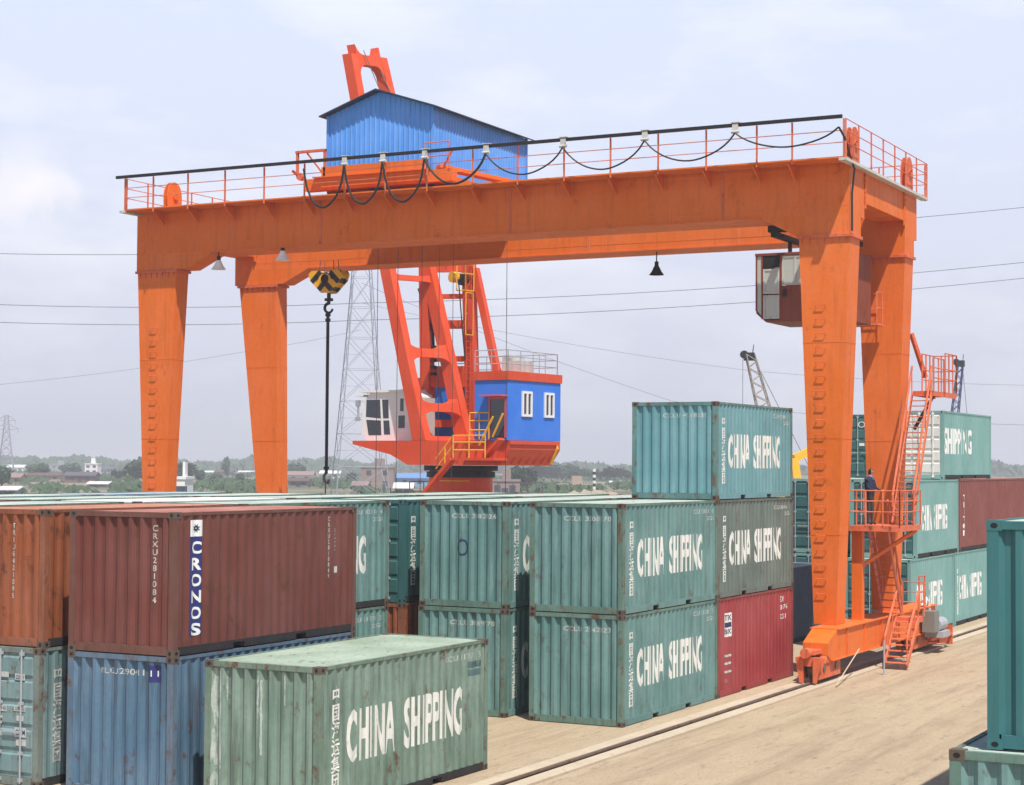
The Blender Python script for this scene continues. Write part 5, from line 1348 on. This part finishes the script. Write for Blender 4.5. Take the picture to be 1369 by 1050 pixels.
house(52, 430, 22, 646, 'pink', 'pink', 'small pinkish house among bushes near the left edge', 1)
house(132, 430, 26, 645, 'sand', 'white', 'low shed with a pale sheet roof left of the big dark tree', 1)
house(15, 470, 26, 634, 'sand', 'pink', 'sandy house with a pink roof at the left edge', 1)
house(12, 330, 24, 652, 'grey', 'white', 'low grey shed with pale roof at the very left edge', 1)
house(22, 950, 22, 622, 'white', 'white', 'distant white hall on the skyline at the left edge', 1)
house(80, 900, 26, 622, 'grey', 'white', 'distant grey hall on the skyline left of the white block', 2, flat=True)
house(142, 900, 18, 625, 'grey', 'dark', 'distant grey house on the skyline right of the white block', 1)
house(243, 230, 11, 641, 'white', 'white', 'small white block hut with two windows right of the front left leg', 1, flat=True)
house(300, 760, 24, 629, 'grey', 'brown', 'distant grey brown house under the lone upright tree', 2)
house(277, 880, 24, 630, 'white', 'white', 'distant white shed between the two left crane legs', 1)
house(330, 900, 20, 630, 'grey', 'white', 'distant pale shed near the rear left crane leg', 1)
house(402, 560, 34, 631, 'white', 'pink', 'long pale building right of the rear left crane leg', 1)
house(400, 460, 26, 640, 'pink', 'brown', 'reddish brick house in front of the long pale building', 1)
house(442, 700, 26, 630, 'white', 'white', 'white shed just right of the hook chain', 1)
house(505, 420, 44, 626, 'pink', 'pink', 'wide building with a flat pink top behind the pylon foot', 2, flat=True)
house(482, 380, 18, 645, 'pink', 'pink', 'small pink house under the pylon', 1)
house(552, 480, 40, 634, 'blue', 'blue', 'blue roofed hall left of the red crane column', 1)
house(574, 700, 14, 618, 'grey', 'white', 'slim grey block rising left of the red crane column', 3, flat=True)
house(540, 330, 22, 647, 'sand', 'white', 'low sand coloured store below the blue roofed hall', 1)
house(676, 330, 40, 644, 'pink', 'brown', 'low pinkish store right of the red crane column', 1, flat=True)
house(700, 520, 30, 634, 'white', 'white', 'white sheds right of the red crane column', 1)
house(770, 430, 46, 649, 'sand', 'white', 'long low sand coloured wall like building on the open ground', 1, flat=True)
house(830, 560, 26, 644, 'white', 'white', 'pale low shed left of the green three-high stack', 1)
# earth banks
EARTH = paint('earth_bank_soil', (0.34, 0.28, 0.20, 1), .95, rust=.0, dirt=.5)
def bank(px, dep, wpx, top, name='earth_bank'):
    w_ = wpx * dep / FPX; h_ = max(.5, hz(px, top, dep)); n = 28; m = MB(); vs = []; fs = []; rg2 = random.Random(int(px))
    for i in range(n + 1):
        for j in range(7):
            u = i / n; v = j / 6; vs.append(((u - .5) * w_, (v - .5) * 18, -.3 + h_ * math.sin(math.pi * v) ** .8 * math.sin(math.pi * u) ** .5 * rg2.uniform(.75, 1)))
    for i in range(n):
        for j in range(6): a = i * 7 + j; fs.append((a, a + 7, a + 8, a + 1))
    m.add(vs, fs); o = m.build(name, EARTH); o.location = at(px, dep); o.rotation_euler = (0, 0, YAW - math.pi / 2); struct(o)
bank(790, 300, 120, 651); bank(740, 260, 90, 656); bank(60, 280, 200, 658); bank(300, 300, 160, 656); bank(840, 620, 120, 644)

# ------------------------------------------------------------------ haze
hm = bpy.data.materials.new('haze'); hm.use_nodes = True
t = hm.node_tree; t.nodes.remove(t.nodes['Principled BSDF'])
v = t.nodes.new('ShaderNodeVolumePrincipled'); v.inputs['Color'].default_value = (0.93, 0.95, 1.0, 1); v.inputs['Density'].default_value = 0.0006; v.inputs['Anisotropy'].default_value = 0.0
t.links.new(v.outputs[0], t.nodes['Material Output'].inputs['Volume'])
hb = MB().box(-150, 2300, -1100, 2300, -1.2, 62).build('haze', hm); struct(hb, 'stuff'); hb['label'] = 'pale humid summer haze over the yard and town'; hb['category'] = 'haze'
